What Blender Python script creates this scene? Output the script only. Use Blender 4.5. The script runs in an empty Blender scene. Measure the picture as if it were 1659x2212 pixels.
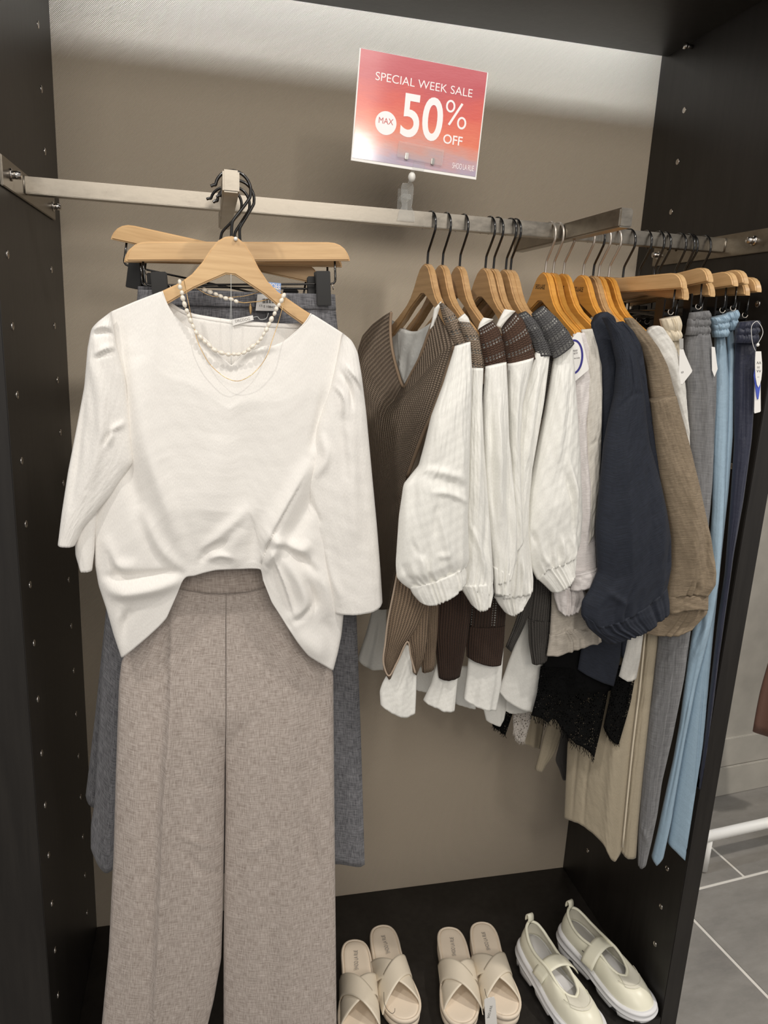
import bpy, bmesh, math, random
import numpy as np
from mathutils import Matrix, Vector
random.seed(7)
SC = bpy.context.scene
COL = SC.collection
PI = math.pi

# ------------------------------------------------------------------ camera
CAM_LOC = np.array([0.26748, -1.56888, 1.39596])
CAM_ROT = (1.3329, -0.0478, -0.2264)
FPX = 1597.9                                   # focal length in pixels of the 1659 x 2212 frame
cam = bpy.data.cameras.new('camera')
cam.sensor_fit = 'VERTICAL'; cam.sensor_height = 36.0
cam.lens = FPX / 2212 * 36.0
cam.clip_start = 0.01; cam.clip_end = 60
camo = bpy.data.objects.new('camera', cam); COL.objects.link(camo)
camo.location = CAM_LOC; camo.rotation_euler = CAM_ROT
SC.camera = camo

# ------------------------------------------------------------------ world, lamps, exposure
SC.view_settings.view_transform = 'Standard'
SC.view_settings.look = 'None'
SC.view_settings.gamma = 1.0
SC.view_settings.use_curve_mapping = False
SC.view_settings.exposure = -0.14
w = bpy.data.worlds.new('shop_ambient'); SC.world = w; w.use_nodes = True
w.node_tree.nodes['Background'].inputs['Color'].default_value = (1.0, 0.97, 0.94, 1)
w.node_tree.nodes['Background'].inputs['Strength'].default_value = 0.46

def area_lamp(name, loc, target, size, power, color, sy=None, spread=None):
    l = bpy.data.lights.new(name, 'AREA'); l.energy = power; l.color = color
    l.shape = 'RECTANGLE' if sy else 'DISK'; l.size = size
    if sy: l.size_y = sy
    if spread: l.spread = spread
    o = bpy.data.objects.new(name, l); COL.objects.link(o); o.location = loc
    o.rotation_euler = (Vector(target) - Vector(loc)).to_track_quat('-Z', 'Y').to_euler()
    return o
def spot_lamp(name, loc, target, power, color, angle, radius, blend=0.6):
    l = bpy.data.lights.new(name, 'SPOT'); l.energy = power; l.color = color
    l.spot_size = math.radians(angle); l.spot_blend = blend; l.shadow_soft_size = radius
    o = bpy.data.objects.new(name, l); COL.objects.link(o); o.location = loc
    o.rotation_euler = (Vector(target) - Vector(loc)).to_track_quat('-Z', 'Y').to_euler()
    return o
WARM = (1.0, 0.95, 0.885)
spot_lamp('ceiling_spotlight', (0.98, -1.42, 2.9), (0.45, -0.45, 0.9), 52, WARM, 78, 0.05, 0.8)
spot_lamp('ceiling_spotlight', (-0.50, -1.45, 2.9), (0.55, -0.4, 0.6), 52, WARM, 80, 0.05, 0.8)
spot_lamp('ceiling_spotlight', (1.13, -3.8, 2.44), (0.75, -0.3, 1.2), 24, WARM, 46, 0.11, 0.6)
area_lamp('fill_lamp', (0.3, -3.0, 2.5), (0.55, -0.2, 1.1), 1.6, 28, (1.0, 0.93, 0.84), 1.0)  # added soft frontal fill to brighten the upper wall, no real fixture
area_lamp('shelf_gap_lamp', (0.6, -0.056, 2.26), (0.6, -0.006, 1.9), 1.8, 8.5, (0.80, 0.88, 1.0), 0.012, math.radians(70))
spot_lamp('aisle_spotlight', (2.6, -1.2, 2.8), (1.75, 0.1, 0.2), 150, (1.0, 0.93, 0.84), 60, 0.06, 0.6)

# ------------------------------------------------------------------ pixel -> place on a plane of the scene
def _rot(rx, ry, rz):
    c, s = math.cos, math.sin
    Rx = np.array([[1,0,0],[0,c(rx),-s(rx)],[0,s(rx),c(rx)]])
    Ry = np.array([[c(ry),0,s(ry)],[0,1,0],[-s(ry),0,c(ry)]])
    Rz = np.array([[c(rz),-s(rz),0],[s(rz),c(rz),0],[0,0,1]])
    return Rz @ Ry @ Rx
RC = _rot(*CAM_ROT)
def YP(y): return (np.array([0., y, 0.]), np.array([0., -1., 0.]))
def TP(x, y, deg):
    """vertical plane through (x, y); deg turns its normal from the camera side towards -x"""
    a = math.radians(deg)
    return (np.array([x, y, 0.]), np.array([-math.sin(a), -math.cos(a), 0.]))
def un(p, pl):
    d = RC @ np.array([(p[0]-829.5)/FPX, -(p[1]-1106)/FPX, -1.0])
    P0, N = pl
    if len(p) > 2: P0 = P0 + N*p[2]
    return CAM_LOC + d * (((P0-CAM_LOC) @ N) / (d @ N))
def proj(V):
    q = (V - CAM_LOC) @ RC; d = -q[..., 2]
    return np.stack([829.5 + FPX*q[..., 0]/d, 1106 - FPX*q[..., 1]/d], -1)

# ------------------------------------------------------------------ object helpers
def link(o): COL.objects.link(o); return o
def thing(name, label, cat, loc=(0,0,0), rot=(0,0,0), group=None):
    o = link(bpy.data.objects.new(name, None)); o.empty_display_size = 0.05
    o.location = loc; o.rotation_euler = rot
    o['label'] = label; o['category'] = cat
    if group: o['group'] = group
    return o
def mesh_obj(name, V, F, mat, root=None, uv=None, smooth=True, world=True, label=None):
    """one mesh object; with world=True the vertices are in world space and are moved into the root's space"""
    V = np.asarray(V, float)
    if root is not None and world:
        r = root; M = Matrix.Identity(4)
        chain = []
        while r is not None: chain.append(r); r = r.parent
        for r in reversed(chain):
            M = M @ Matrix.LocRotScale(r.location, r.rotation_euler, r.scale)
        Mi = np.array(M.inverted())
        V = V @ Mi[:3, :3].T + Mi[:3, 3]
    me = bpy.data.meshes.new(name)
    me.from_pydata([tuple(v) for v in V], [], [tuple(f) for f in F])
    if uv is not None:
        lay = me.uv_layers.new(name='UVMap')
        li = np.empty(len(me.loops), dtype=np.int32); me.loops.foreach_get('vertex_index', li)
        lay.data.foreach_set('uv', np.asarray(uv, np.float32)[li].ravel())
    if smooth: me.polygons.foreach_set('use_smooth', [True]*len(me.polygons))
    me.materials.append(mat)
    o = link(bpy.data.objects.new(name, me))
    if root is not None: o.parent = root
    if label: o['label'] = label
    return o
def bm_obj(name, bm, mat, root=None, smooth=False, label=None):
    bm.normal_update()
    me = bpy.data.meshes.new(name); bm.to_mesh(me); bm.free()
    if smooth: me.polygons.foreach_set('use_smooth', [True]*len(me.polygons))
    me.materials.append(mat)
    o = link(bpy.data.objects.new(name, me))
    if root is not None: o.parent = root
    if label: o['label'] = label
    return o
def box_bm(bm, x0, x1, y0, y1, z0, z1, bev=0.0, seg=2):
    r = bmesh.ops.create_cube(bm, size=1.0)
    for v in r['verts']:
        v.co = Vector(((x0+x1)/2 + v.co.x*(x1-x0), (y0+y1)/2 + v.co.y*(y1-y0), (z0+z1)/2 + v.co.z*(z1-z0)))
    if bev > 0:
        es = list({e for v in r['verts'] for e in v.link_edges})
        bmesh.ops.bevel(bm, geom=es, offset=bev, segments=seg, affect='EDGES', clamp_overlap=True)
def box(name, b, mat, root=None, bev=0.0015, label=None):
    bm = bmesh.new(); box_bm(bm, *b, bev=bev); return bm_obj(name, bm, mat, root, label=label)
def tube_data(P, r, n=8, closed=False):
    P = np.asarray(P, float); m = len(P)
    T = np.roll(P, -1, 0) - np.roll(P, 1, 0)
    if not closed: T[0] = P[1]-P[0]; T[-1] = P[-1]-P[-2]
    T /= np.linalg.norm(T, axis=1)[:, None] + 1e-12
    a = np.array([0, 0, 1.]) if abs(T[0][2]) < .9 else np.array([1., 0, 0])
    N = np.cross(T[0], a); N /= np.linalg.norm(N)
    V = []; rr = np.broadcast_to(np.asarray(r, float), (m,))
    for i in range(m):
        N = N - T[i]*(N @ T[i]); N /= np.linalg.norm(N) + 1e-12
        B = np.cross(T[i], N)
        for k in range(n):
            t = 2*PI*k/n; V.append(P[i] + rr[i]*(math.cos(t)*N + math.sin(t)*B))
    F = []
    for i in range(m if closed else m-1):
        j = (i+1) % m
        for k in range(n):
            F.append((i*n+k, i*n+(k+1) % n, j*n+(k+1) % n, j*n+k))
    if not closed:
        F.append(tuple(range(n))[::-1]); F.append(tuple((m-1)*n+k for k in range(n)))
    return np.array(V), F
def tube(name, P, r, mat, root=None, n=8, closed=False, world=True, label=None):
    V, F = tube_data(P, r, n, closed)
    return mesh_obj(name, V, F, mat, root, world=world, label=label)
def joined(parts):
    V = []; F = []; o = 0
    for v, f in parts:
        V.append(v); F += [tuple(i+o for i in q) for q in f]; o += len(v)
    return np.concatenate(V), F
def catmull(P, per=8, closed=False):
    P = np.asarray(P, float); m = len(P); out = []
    for i in range(m if closed else m-1):
        if closed: a, b, c, d = P[i-1], P[i], P[(i+1) % m], P[(i+2) % m]
        else: a, b, c, d = P[max(i-1, 0)], P[i], P[i+1], P[min(i+2, m-1)]
        for k in range(per):
            t = k/per
            out.append(.5*((2*b)+(c-a)*t+(2*a-5*b+4*c-d)*t*t+(3*b-a-3*c+d)*t**3))
    if not closed: out.append(P[-1])
    return np.array(out)
def resample(P, n, sm=2, closed=False):
    P = np.asarray(P, float)
    d = np.r_[0, np.cumsum(np.linalg.norm(np.diff(P, axis=0), axis=1))]
    t = np.linspace(0, d[-1], n)
    Q = np.stack([np.interp(t, d, P[:, k]) for k in range(P.shape[1])], 1)
    for _ in range(sm): Q[1:-1] = .25*Q[:-2]+.5*Q[1:-1]+.25*Q[2:]
    return Q
def extrude_poly(name, poly, y0, y1, mat, root=None, bev=0.0, axis='y', label=None, seg=3):
    """prism of an outline given in (x, z), between y0 and y1"""
    bm = bmesh.new()
    vs = [bm.verts.new((p[0], y0, p[1])) for p in poly]
    f = bm.faces.new(vs)
    r = bmesh.ops.extrude_face_region(bm, geom=[f])
    for e in r['geom']:
        if isinstance(e, bmesh.types.BMVert): e.co.y = y1
    bmesh.ops.recalc_face_normals(bm, faces=bm.faces)
    if bev > 0:
        es = [e for e in bm.edges if abs(e.verts[0].co.y-e.verts[1].co.y) < 1e-7]
        bmesh.ops.bevel(bm, geom=es, offset=bev, segments=seg, affect='EDGES', clamp_overlap=True)
    o = bm_obj(name, bm, mat, root, smooth=True, label=label)
    md = o.modifiers.new('split', 'EDGE_SPLIT'); md.split_angle = math.radians(38)
    return o
def dup(root, loc, rot=None, label=None, group=None):
    r = root.copy(); link(r); r.location = loc
    if rot is not None: r.rotation_euler = rot
    if label: r['label'] = label
    if group: r['group'] = group
    for ch in list(root.children):
        c = ch.copy(); link(c); c.parent = r
        for g in list(ch.children):
            d = g.copy(); link(d); d.parent = c
    return r

# ------------------------------------------------------------------ materials
def lin(c):
    f = lambda x: x/12.92 if x <= .04045 else ((x+.055)/1.055)**2.4
    return tuple(f(x/255.) for x in c) + (1.0,)
class NT:
    def __init__(s, name, rough=.6, metal=0.0):
        s.m = bpy.data.materials.new(name); s.m.use_nodes = True
        s.t = s.m.node_tree; s.b = s.t.nodes['Principled BSDF']; s.out = s.t.nodes['Material Output']
        s.b.inputs['Roughness'].default_value = rough; s.b.inputs['Metallic'].default_value = metal
    def n(s, typ, **kw):
        x = s.t.nodes.new(typ)
        for k, v in kw.items():
            if hasattr(x, k): setattr(x, k, v)
            else: x.inputs[k].default_value = v
        return x
    def l(s, a, b): s.t.links.new(a, b)
    def math(s, op, a, b=None, c=None, clamp=False):
        x = s.t.nodes.new('ShaderNodeMath'); x.operation = op; x.use_clamp = clamp
        for i, v in enumerate((a, b, c)):
            if v is None: continue
            if isinstance(v, (int, float)): x.inputs[i].default_value = v
            else: s.l(v, x.inputs[i])
        return x.outputs[0]
    def coord(s, kind='UV', scale=(1,1,1), rot=(0,0,0)):
        tc = s.t.nodes.new('ShaderNodeTexCoord'); mp = s.t.nodes.new('ShaderNodeMapping')
        mp.inputs['Scale'].default_value = scale; mp.inputs['Rotation'].default_value = rot
        s.l(tc.outputs[kind], mp.inputs['Vector']); return mp.outputs[0]
    def noise(s, vec, scale=5, detail=2, rough=.5):
        x = s.t.nodes.new('ShaderNodeTexNoise'); x.inputs['Scale'].default_value = scale
        x.inputs['Detail'].default_value = detail; x.inputs['Roughness'].default_value = rough
        s.l(vec, x.inputs['Vector']); return x.outputs['Fac']
    def ramp(s, fac, stops):
        x = s.t.nodes.new('ShaderNodeValToRGB'); e = x.color_ramp.elements
        while len(e) < len(stops): e.new(.5)
        for i, (p, c) in enumerate(stops): e[i].position = p; e[i].color = c
        s.l(fac, x.inputs['Fac']); return x.outputs['Color']
    def color(s, c): 
        if isinstance(c, tuple): s.b.inputs['Base Color'].default_value = c
        else: s.l(c, s.b.inputs['Base Color'])
    def bump(s, h, dist=.001, strength=1.0):
        x = s.t.nodes.new('ShaderNodeBump'); x.inputs['Distance'].default_value = dist
        x.inputs['Strength'].default_value = strength
        s.l(h, x.inputs['Height']); s.l(x.outputs[0], s.b.inputs['Normal'])
    def alpha(s, a):
        tr = s.t.nodes.new('ShaderNodeBsdfTransparent'); mx = s.t.nodes.new('ShaderNodeMixShader')
        s.l(a, mx.inputs[0]); s.l(tr.outputs[0], mx.inputs[1]); s.l(s.b.outputs[0], mx.inputs[2])
        s.l(mx.outputs[0], s.out.inputs['Surface'])
def shade(c, k): return tuple(min(255, x*k) for x in c)
def plain(name, c, rough=.5, metal=0.0, var=.0, bump=0.0, bscale=300, coat=0.0):
    m = NT(name, rough, metal)
    if var > 0:
        nz = m.noise(m.coord('Object'), 14, 4)
        m.color(m.ramp(nz, [(.3, lin(shade(c, 1-var))), (.7, lin(shade(c, 1+var)))]))
    else: m.color(lin(c))
    if bump > 0: m.bump(m.noise(m.coord('Object'), bscale, 3), bump)
    if coat: m.b.inputs['Coat Weight'].default_value = coat
    return m.m
def cotton(name, c, rough=.8, bump=.0004, sheen=.15, wr=0.0006):
    """smooth woven or jersey cloth: faint weave and soft wrinkles"""
    m = NT(name, rough); uv = m.coord('UV')
    n1 = m.noise(m.coord('UV', (900, 250, 1)), 1, 2)
    n2 = m.noise(uv, 38, 3, .55)
    m.color(m.ramp(n1, [(.25, lin(shade(c, .965))), (.75, lin(shade(c, 1.02)))]))
    h = m.math('ADD', m.math('MULTIPLY', n1, bump*1000), m.math('MULTIPLY', n2, wr*1000*3))
    m.bump(h, .001, .8)
    m.b.inputs['Sheen Weight'].default_value = sheen
    return m.m
def melange(name, c1, c2, fu=680, fv=58, rough=.9, contrast=.115, bump=.0006):
    """linen look: crossing streaks of two yarn colours"""
    m = NT(name, rough)
    a = m.noise(m.coord('UV', (fu, fv, 1)), 1, 3, .6)
    b = m.noise(m.coord('UV', (fv, fu*.9, 1)), 1, 3, .6)
    f = m.math('MULTIPLY_ADD', m.math('ADD', a, b), .5, 0.0)
    m.color(m.ramp(f, [(.5-contrast, lin(c1)), (.5+contrast, lin(c2))]))
    m.bump(f, bump, 1.0); m.b.inputs['Sheen Weight'].default_value = .1
    return m.m
def crepe(name, c1, c2, rough=.8, bump=.0008):
    """crinkled slub weave, streaks running round the sleeve"""
    m = NT(name, rough)
    a = m.noise(m.coord('UV', (60, 520, 1)), 1, 4, .65)
    b = m.noise(m.coord('UV', (700, 700, 1)), 1, 2)
    f = m.math('ADD', m.math('MULTIPLY', a, .75), m.math('MULTIPLY', b, .25))
    m.color(m.ramp(f, [(.36, lin(c1)), (.66, lin(c2))]))
    m.bump(f, bump, 1.0)
    return m.m
def knit(name, c, pu=.0052, pv=.0036, ladder=3, holes=False, band=.022, dark=.45, bump=.0016, rowholes=False):
    """ribbed knit; stitches in columns; holes=True opens see-through pointelle rows"""
    m = NT(name, .95)
    tc = m.t.nodes.new('ShaderNodeTexCoord'); sx = m.t.nodes.new('ShaderNodeSeparateXYZ')
    m.l(tc.outputs['UV'], sx.inputs[0]); u, v = sx.outputs[0], sx.outputs[1]
    cu = m.math('DIVIDE', u, pu); cv = m.math('DIVIDE', v, pv)
    rib = m.math('COSINE', m.math('MULTIPLY', cu, 2*PI))
    st = m.math('COSINE', m.math('MULTIPLY', m.math('ADD', cv, m.math('ABSOLUTE', m.math('SUBTRACT', m.math('FRACT', cu), .5))), 2*PI))
    h = m.math('ADD', m.math('MULTIPLY', rib, .22 if holes else .7), m.math('MULTIPLY', st, .5 if holes else .35))
    base = m.math('MULTIPLY_ADD', h, .22, .55)
    nz = m.noise(m.coord('UV', (1500, 1500, 1)), 1, 2)
    base = m.math('ADD', base, m.math('MULTIPLY_ADD', nz, .3, -.15))
    m.color(m.ramp(base, [(.2, lin(shade(c, dark))), (.75, lin(shade(c, 1.12)))]))
    m.bump(h, bump, 1.0)
    if holes or rowholes:
        # diamonds of holes in every band
        hu = m.math('SUBTRACT', m.math('FRACT', m.math('DIVIDE', u, .0046)), .5)
        hv = m.math('SUBTRACT', m.math('FRACT', m.math('DIVIDE', v, .0044)), .5)
        d = m.math('ADD', m.math('POWER', m.math('ABSOLUTE', hu), 2), m.math('POWER', m.math('ABSOLUTE', hv), 2))
        dot = m.math('LESS_THAN', d, .10)
        if holes: inb = m.math('LESS_THAN', m.math('FRACT', m.math('DIVIDE', v, band)), .41)
        else: inb = m.math('LESS_THAN', m.math('FRACT', m.math('DIVIDE', u, band)), .2)
        m.alpha(m.math('SUBTRACT', 1.0, m.math('MULTIPLY', dot, inb)))
    return m.m
def lace(name, c):
    m = NT(name, .9); m.color(lin(c))
    v = m.t.nodes.new('ShaderNodeTexVoronoi'); v.feature = 'DISTANCE_TO_EDGE'; v.inputs['Scale'].default_value = 1
    m.l(m.coord('UV', (230, 230, 1)), v.inputs['Vector'])
    big = m.noise(m.coord('UV', (60, 60, 1)), 1, 2)
    thr = m.math('MULTIPLY_ADD', big, .55, -.05)
    m.alpha(m.math('LESS_THAN', v.outputs['Distance'], thr))
    return m.m
def wood(name, c1, c2, rough=.38, coat=.25):
    m = NT(name, rough)
    v = m.coord('Object', (9, 60, 130))
    n1 = m.noise(v, 1, 5, .6); n2 = m.noise(m.coord('Object', (6, 6, 6)), 1, 2)
    f = m.math('ADD', m.math('MULTIPLY', n1, .6), m.math('MULTIPLY', n2, .4))
    m.color(m.ramp(f, [(.3, lin(c1)), (.68, lin(c2))]))
    m.bump(n1, .0002, .5); m.b.inputs['Coat Weight'].default_value = coat; m.b.inputs['Coat Roughness'].default_value = .3
    return m.m
def glassy(name, c=(235, 238, 236), rough=.06, a=.07):
    m = NT(name, rough); m.color(lin(c)); m.b.inputs['IOR'].default_value = 1.49
    tr = m.t.nodes.new('ShaderNodeBsdfTransparent'); mx = m.t.nodes.new('ShaderNodeMixShader')
    lw = m.t.nodes.new('ShaderNodeLayerWeight'); lw.inputs[0].default_value = .35
    f = m.math('MULTIPLY_ADD', lw.outputs['Facing'], .5, a, clamp=True)
    m.l(f, mx.inputs[0]); m.l(tr.outputs[0], mx.inputs[1]); m.l(m.b.outputs[0], mx.inputs[2])
    m.l(mx.outputs[0], m.out.inputs['Surface'])
    return m.m

def wall_mat():
    m = NT('twill_wallpaper', .85)
    v = m.coord('Object')
    wv = m.n('ShaderNodeTexWave', wave_type='BANDS', bands_direction='DIAGONAL'); wv.inputs['Scale'].default_value = 210
    wv.inputs['Distortion'].default_value = 1.5; wv.inputs['Detail'].default_value = 1; wv.inputs['Detail Scale'].default_value = 3
    mp = m.coord('Object', (1, 0, -1)); m.l(mp, wv.inputs['Vector'])
    n = m.noise(v, 420, 2)
    h = m.math('ADD', m.math('MULTIPLY', wv.outputs['Fac'], .7), m.math('MULTIPLY', n, .5))
    m.color(m.ramp(h, [(.2, lin((190, 176, 157))), (.9, lin((203, 190, 171)))]))
    m.bump(h, .0005, 1.0)
    return m.m
def panel_mat():
    m = NT('dark_melamine', .42)
    n = m.noise(m.coord('Object', (60, 60, 5)), 1, 4, .6)
    m.color(m.ramp(n, [(.3, lin((25, 22, 20))), (.75, lin((38, 35, 32)))]))
    m.bump(n, .0003, .6)
    return m.m
def steel_mat(name='brushed_steel', tint=(160, 153, 142)):
    m = NT(name, .3, 1.0)
    n = m.noise(m.coord('Object', (30, 30, 60)), 1, 5, .7); s = m.noise(m.coord('Object', (160, 160, 300)), 1, 4)
    m.color(m.ramp(n, [(.3, lin(shade(tint, .86))), (.62, lin(tint))]))
    m.l(m.math('MULTIPLY_ADD', n, .35, .16), m.b.inputs['Roughness'])
    m.bump(s, .0002, .15)
    return m.m
M = dict(
    wall=wall_mat(), panel=panel_mat(), steel=steel_mat(), chrome=plain('chrome', (205, 200, 195), .12, 1.0),
    silver=plain('satin_silver_wire', (190, 182, 172), .34, .7), black_wire=plain('black_enamel_wire', (16, 15, 15), .22, coat=.5),
    black_plastic=plain('black_plastic', (20, 19, 18), .38), 
    wood=wood('natural_wood', (186, 146, 98), (224, 188, 138)), wood2=wood('worn_wood', (160, 121, 78), (206, 167, 118)),
    orange=wood('orange_lacquered_wood', (200, 134, 50), (231, 169, 80), .34, .35),
    white=cotton('white_jersey', (242, 239, 234), wr=.0002), poplin=cotton('white_poplin', (240, 239, 233), .55, .0001, .05, .00012),
    inner=cotton('white_inner_cloth', (225, 226, 222), .8),
    taupe=melange('taupe_linen', (154, 141, 132), (204, 193, 185)), taupe_band=melange('taupe_linen_band', (144, 131, 122), (190, 178, 169)),
    grey_tweed=melange('grey_tweed', (66, 66, 70), (132, 132, 136), contrast=.13), 
    dark_tweed=melange('dark_grey_tweed', (56, 55, 57), (98, 97, 98), contrast=.13),
    knit_taupe=knit('taupe_rib_knit', (172, 154, 136), dark=.58), knit_taupe_h=knit('taupe_pointelle_knit', (150, 133, 116), holes=True, ladder=0, bump=.001),
    knit_taupe_l=knit('taupe_fine_knit', (156, 134, 112), .0042, .003),
    knit_brown=knit('dark_brown_rib_knit', (72, 52, 41), .0042, .003), knit_brown_h=knit('dark_brown_pointelle_knit', (82, 59, 46), holes=True, bump=.001),
    knit_brown_c=knit('dark_brown_column_knit', (62, 45, 35), .0042, .003, rowholes=True, band=.03),
    knit_grey=knit('charcoal_rib_knit', (88, 84, 80), .0042, .003), knit_grey_h=knit('charcoal_pointelle_knit', (92, 91, 92), holes=True, bump=.001),
    lilac=crepe('pale_pinkish_white_cloth', (214, 207, 205), (232, 227, 224)), greige=crepe('greige_cloth', (162, 154, 143), (190, 182, 170)),
    oat=melange('light_oat_melange', (184, 178, 168), (222, 218, 209), 500, 60, contrast=.25),
    navy=crepe('navy_crepe', (20, 25, 36), (33, 39, 53)), brown=crepe('khaki_brown_crepe', (112, 98, 80), (146, 130, 108)),
    offwhite=melange('offwhite_melange', (200, 197, 190), (230, 228, 222), 500, 60, contrast=.25),
    cream=cotton('cream_twill', (219, 207, 184), .7), beige=cotton('beige_twill', (172, 160, 138), .75),
    grey_flannel=melange('grey_flannel', (82, 82, 84), (140, 140, 141), 700, 40, contrast=.24),
    blue=cotton('pale_blue_sateen', (148, 172, 190), .42, .0002, .1, .0006), navy_sateen=cotton('navy_sateen', (32, 36, 56), .5),
    black_cloth=cotton('black_cloth', (7, 7, 8), .75, sheen=0), black_lace=lace('black_lace', (7, 7, 7)), white_lace=lace('white_lace', (205, 198, 190)),
    charcoal=cotton('charcoal_cloth', (62, 59, 57), .8),
    card=plain('white_card', (238, 236, 232), .5), clear=glassy('clear_plastic'), film=glassy('clear_thread', a=.35),
    ink=plain('black_ink', (40, 36, 34), .5), grey_ink=plain('grey_ink', (150, 146, 142), .5), navy_ink=plain('navy_ink', (44, 40, 130), .5),
    white_ink=plain('white_ink', (246, 236, 236), .35), blue_card=plain('light_blue_card', (142, 172, 218), .5), blue_ink=plain('blue_print', (74, 92, 190), .4),
    cream_leather=plain('cream_leather', (226, 215, 196), .42, var=.015, bump=.0002, bscale=900), footbed=plain('beige_footbed', (232, 217, 197), .6, bump=.00015, bscale=900),
    sole=plain('pale_beige_sole', (229, 214, 194), .55), white_sole=plain('white_rubber', (230, 230, 232), .45), 
    sneaker=plain('ivory_synthetic', (233, 230, 210), .35, var=.02), sneaker2=plain('ivory_mesh', (230, 226, 210), .7, bump=.0006, bscale=1400), 
    pearl=plain('pearl', (240, 232, 218), .18, coat=.8), gold=plain('fine_gold', (216, 182, 132), .25, 1.0),
    far_wall=plain('far_plaster', (176, 172, 163), .8, var=.04), white_paint=plain('white_paint', (240, 239, 235), .4), rust=cotton('rust_brown_cloth', (98, 66, 52), .8),
    grout=plain('light_grout', (214, 210, 202), .9),
)
for _k in ('black_cloth', 'black_lace'): M[_k].node_tree.nodes['Principled BSDF'].inputs['Specular IOR Level'].default_value = .12
def tile_mat():
    m = NT('grey_stone_tile', .5)
    n = m.noise(m.coord('Object', (4, 9, 4)), 1, 6, .7)
    m.color(m.ramp(n, [(.25, lin((112, 109, 105))), (.75, lin((150, 146, 140)))]))
    m.bump(n, .0006, .5); return m.m
M['tile'] = tile_mat()
def sign_mat():
    m = NT('sunset_sale_card', .45)
    tc = m.t.nodes.new('ShaderNodeTexCoord'); sx = m.t.nodes.new('ShaderNodeSeparateXYZ'); m.l(tc.outputs['UV'], sx.inputs[0])
    n = m.noise(m.coord('UV', (2.2, 5, 1)), 1, 4, .6)
    f = m.math('ADD', sx.outputs[1], m.math('MULTIPLY_ADD', n, .5, -.25))
    cA = m.ramp(f, [(.0, lin((172, 158, 178))), (.16, lin((206, 150, 140))), (.32, lin((226, 122, 92))), (.55, lin((214, 92, 78))), (.8, lin((190, 80, 88))), (1.0, lin((196, 96, 104)))])
    m.color(cA)
    m.b.inputs['Coat Weight'].default_value = .8; m.b.inputs['Coat Roughness'].default_value = .10
    m.bump(m.noise(m.coord('UV', (26, 60, 1)), 1, 3), .0005, .5)
    return m.m
M['sign'] = sign_mat()

# ================================================================== SETTING
W, D, ZT, PT = 1.2, 0.466, 1.981, 0.04
FLOOR = -0.12
def structure(o): o['kind'] = 'structure'; return o
structure(box('wall_back', (-0.08, 1.24, 0.0, 0.05, FLOOR, 2.6), M['wall'], bev=0))
# floor: grout bed with stone tiles, turned a few degrees against the bay
fl = structure(box('floor', (-2.5, 4.5, -4.0, 1.5, FLOOR-.05, FLOOR-.0015), M['grout'], bev=0))
FA = math.radians(6.3); FO = np.array([1.804, 0.004]); TW = .6
fu = np.array([math.cos(FA), math.sin(FA)]); fv = np.array([-math.sin(FA), math.cos(FA)])
_t = None
for r in range(-4, 1):
    for c in range(-4, 4):
        off = 0 if r % 2 == 0 else -.27
        o = FO + fu*(c*TW+off) + fv*(r*TW)
        d1 = TW if r < 0 else .36
        if _t is None or r == 0:
            bm = bmesh.new(); box_bm(bm, .004, TW-.004, .004, d1-.004, -.008, 0, bev=.0015, seg=1)
            t = bm_obj('floor_tile', bm, M['tile'], fl)
            if r < 0: _t = t
        else:
            t = _t.copy(); link(t); t.parent = fl
        t.location = (o[0], o[1], FLOOR); t.rotation_euler = (0, 0, FA)
# far wall behind the aisle with a skirting of two stepped boards
fw0 = FO + fv*.325
def along(s, n): return FO + fu*s + fv*(.325+n)
def slab(name, s0, s1, n0, n1, z0, z1, mat, root=None, bev=.002):
    bm = bmesh.new(); box_bm(bm, s0, s1, n0, n1, z0, z1, bev=bev)
    o = bm_obj(name, bm, mat, root); p = FO + fv*.325
    o.location = (p[0], p[1], 0); o.rotation_euler = (0, 0, FA); return o
far = structure(slab('wall_right', -.55, 3, 0.03, .1, FLOOR, 2.6, M['far_wall'], bev=0))
b1 = structure(slab('baseboard_right', -.55, 3, .018, .032, FLOOR, -.01, M['far_wall']))
b2 = structure(slab('trim_1', -.55, 3, .024, .032, -.008, .10, M['far_wall']))

bay = thing('display_bay', 'dark brown open wardrobe bay that holds the rail, clothes and shoes', 'wardrobe', (0, 0, 0))
sr = box('side_panel', (W, W+PT, -D, 0, FLOOR, 2.6), M['panel'], bay, .0012)
sl = box('side_panel', (-.080, 0, -D, 0, FLOOR, 2.6), M['panel'], bay, .0012)
box('top_shelf', (0, W, -D+.01, -.02, ZT, ZT+.03), M['panel'], bay, .001)
box('base_shelf', (0, W, -D, 0, -.03, 0), M['panel'], bay, .0012)
box('plinth', (0, W, -D+.03, -D+.05, FLOOR, -.03), M['panel'], bay, .001)
def socket_mesh():
    bm = bmesh.new()
    prof = [(.0058, 0), (.0058, .0009), (.0044, .0014), (.0036, .0004), (.0030, .0003)]
    rings = []
    for r, h in prof:
        rings.append([bm.verts.new((h, r*math.cos(2*PI*k/14), r*math.sin(2*PI*k/14))) for k in range(14)])
    for a, b in zip(rings, rings[1:]):
        for k in range(14): bm.faces.new((a[k], a[(k+1) % 14], b[(k+1) % 14], b[k]))
    bm.faces.new(rings[-1])
    bmesh.ops.recalc_face_normals(bm, faces=bm.faces)
    me = bpy.data.meshes.new('shelf_socket'); bm.to_mesh(me); bm.free()
    me.polygons.foreach_set('use_smooth', [True]*len(me.polygons)); me.materials.append(M['chrome']); return me
sm_ = socket_mesh(); SP = .0956; Z0 = .9017
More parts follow.
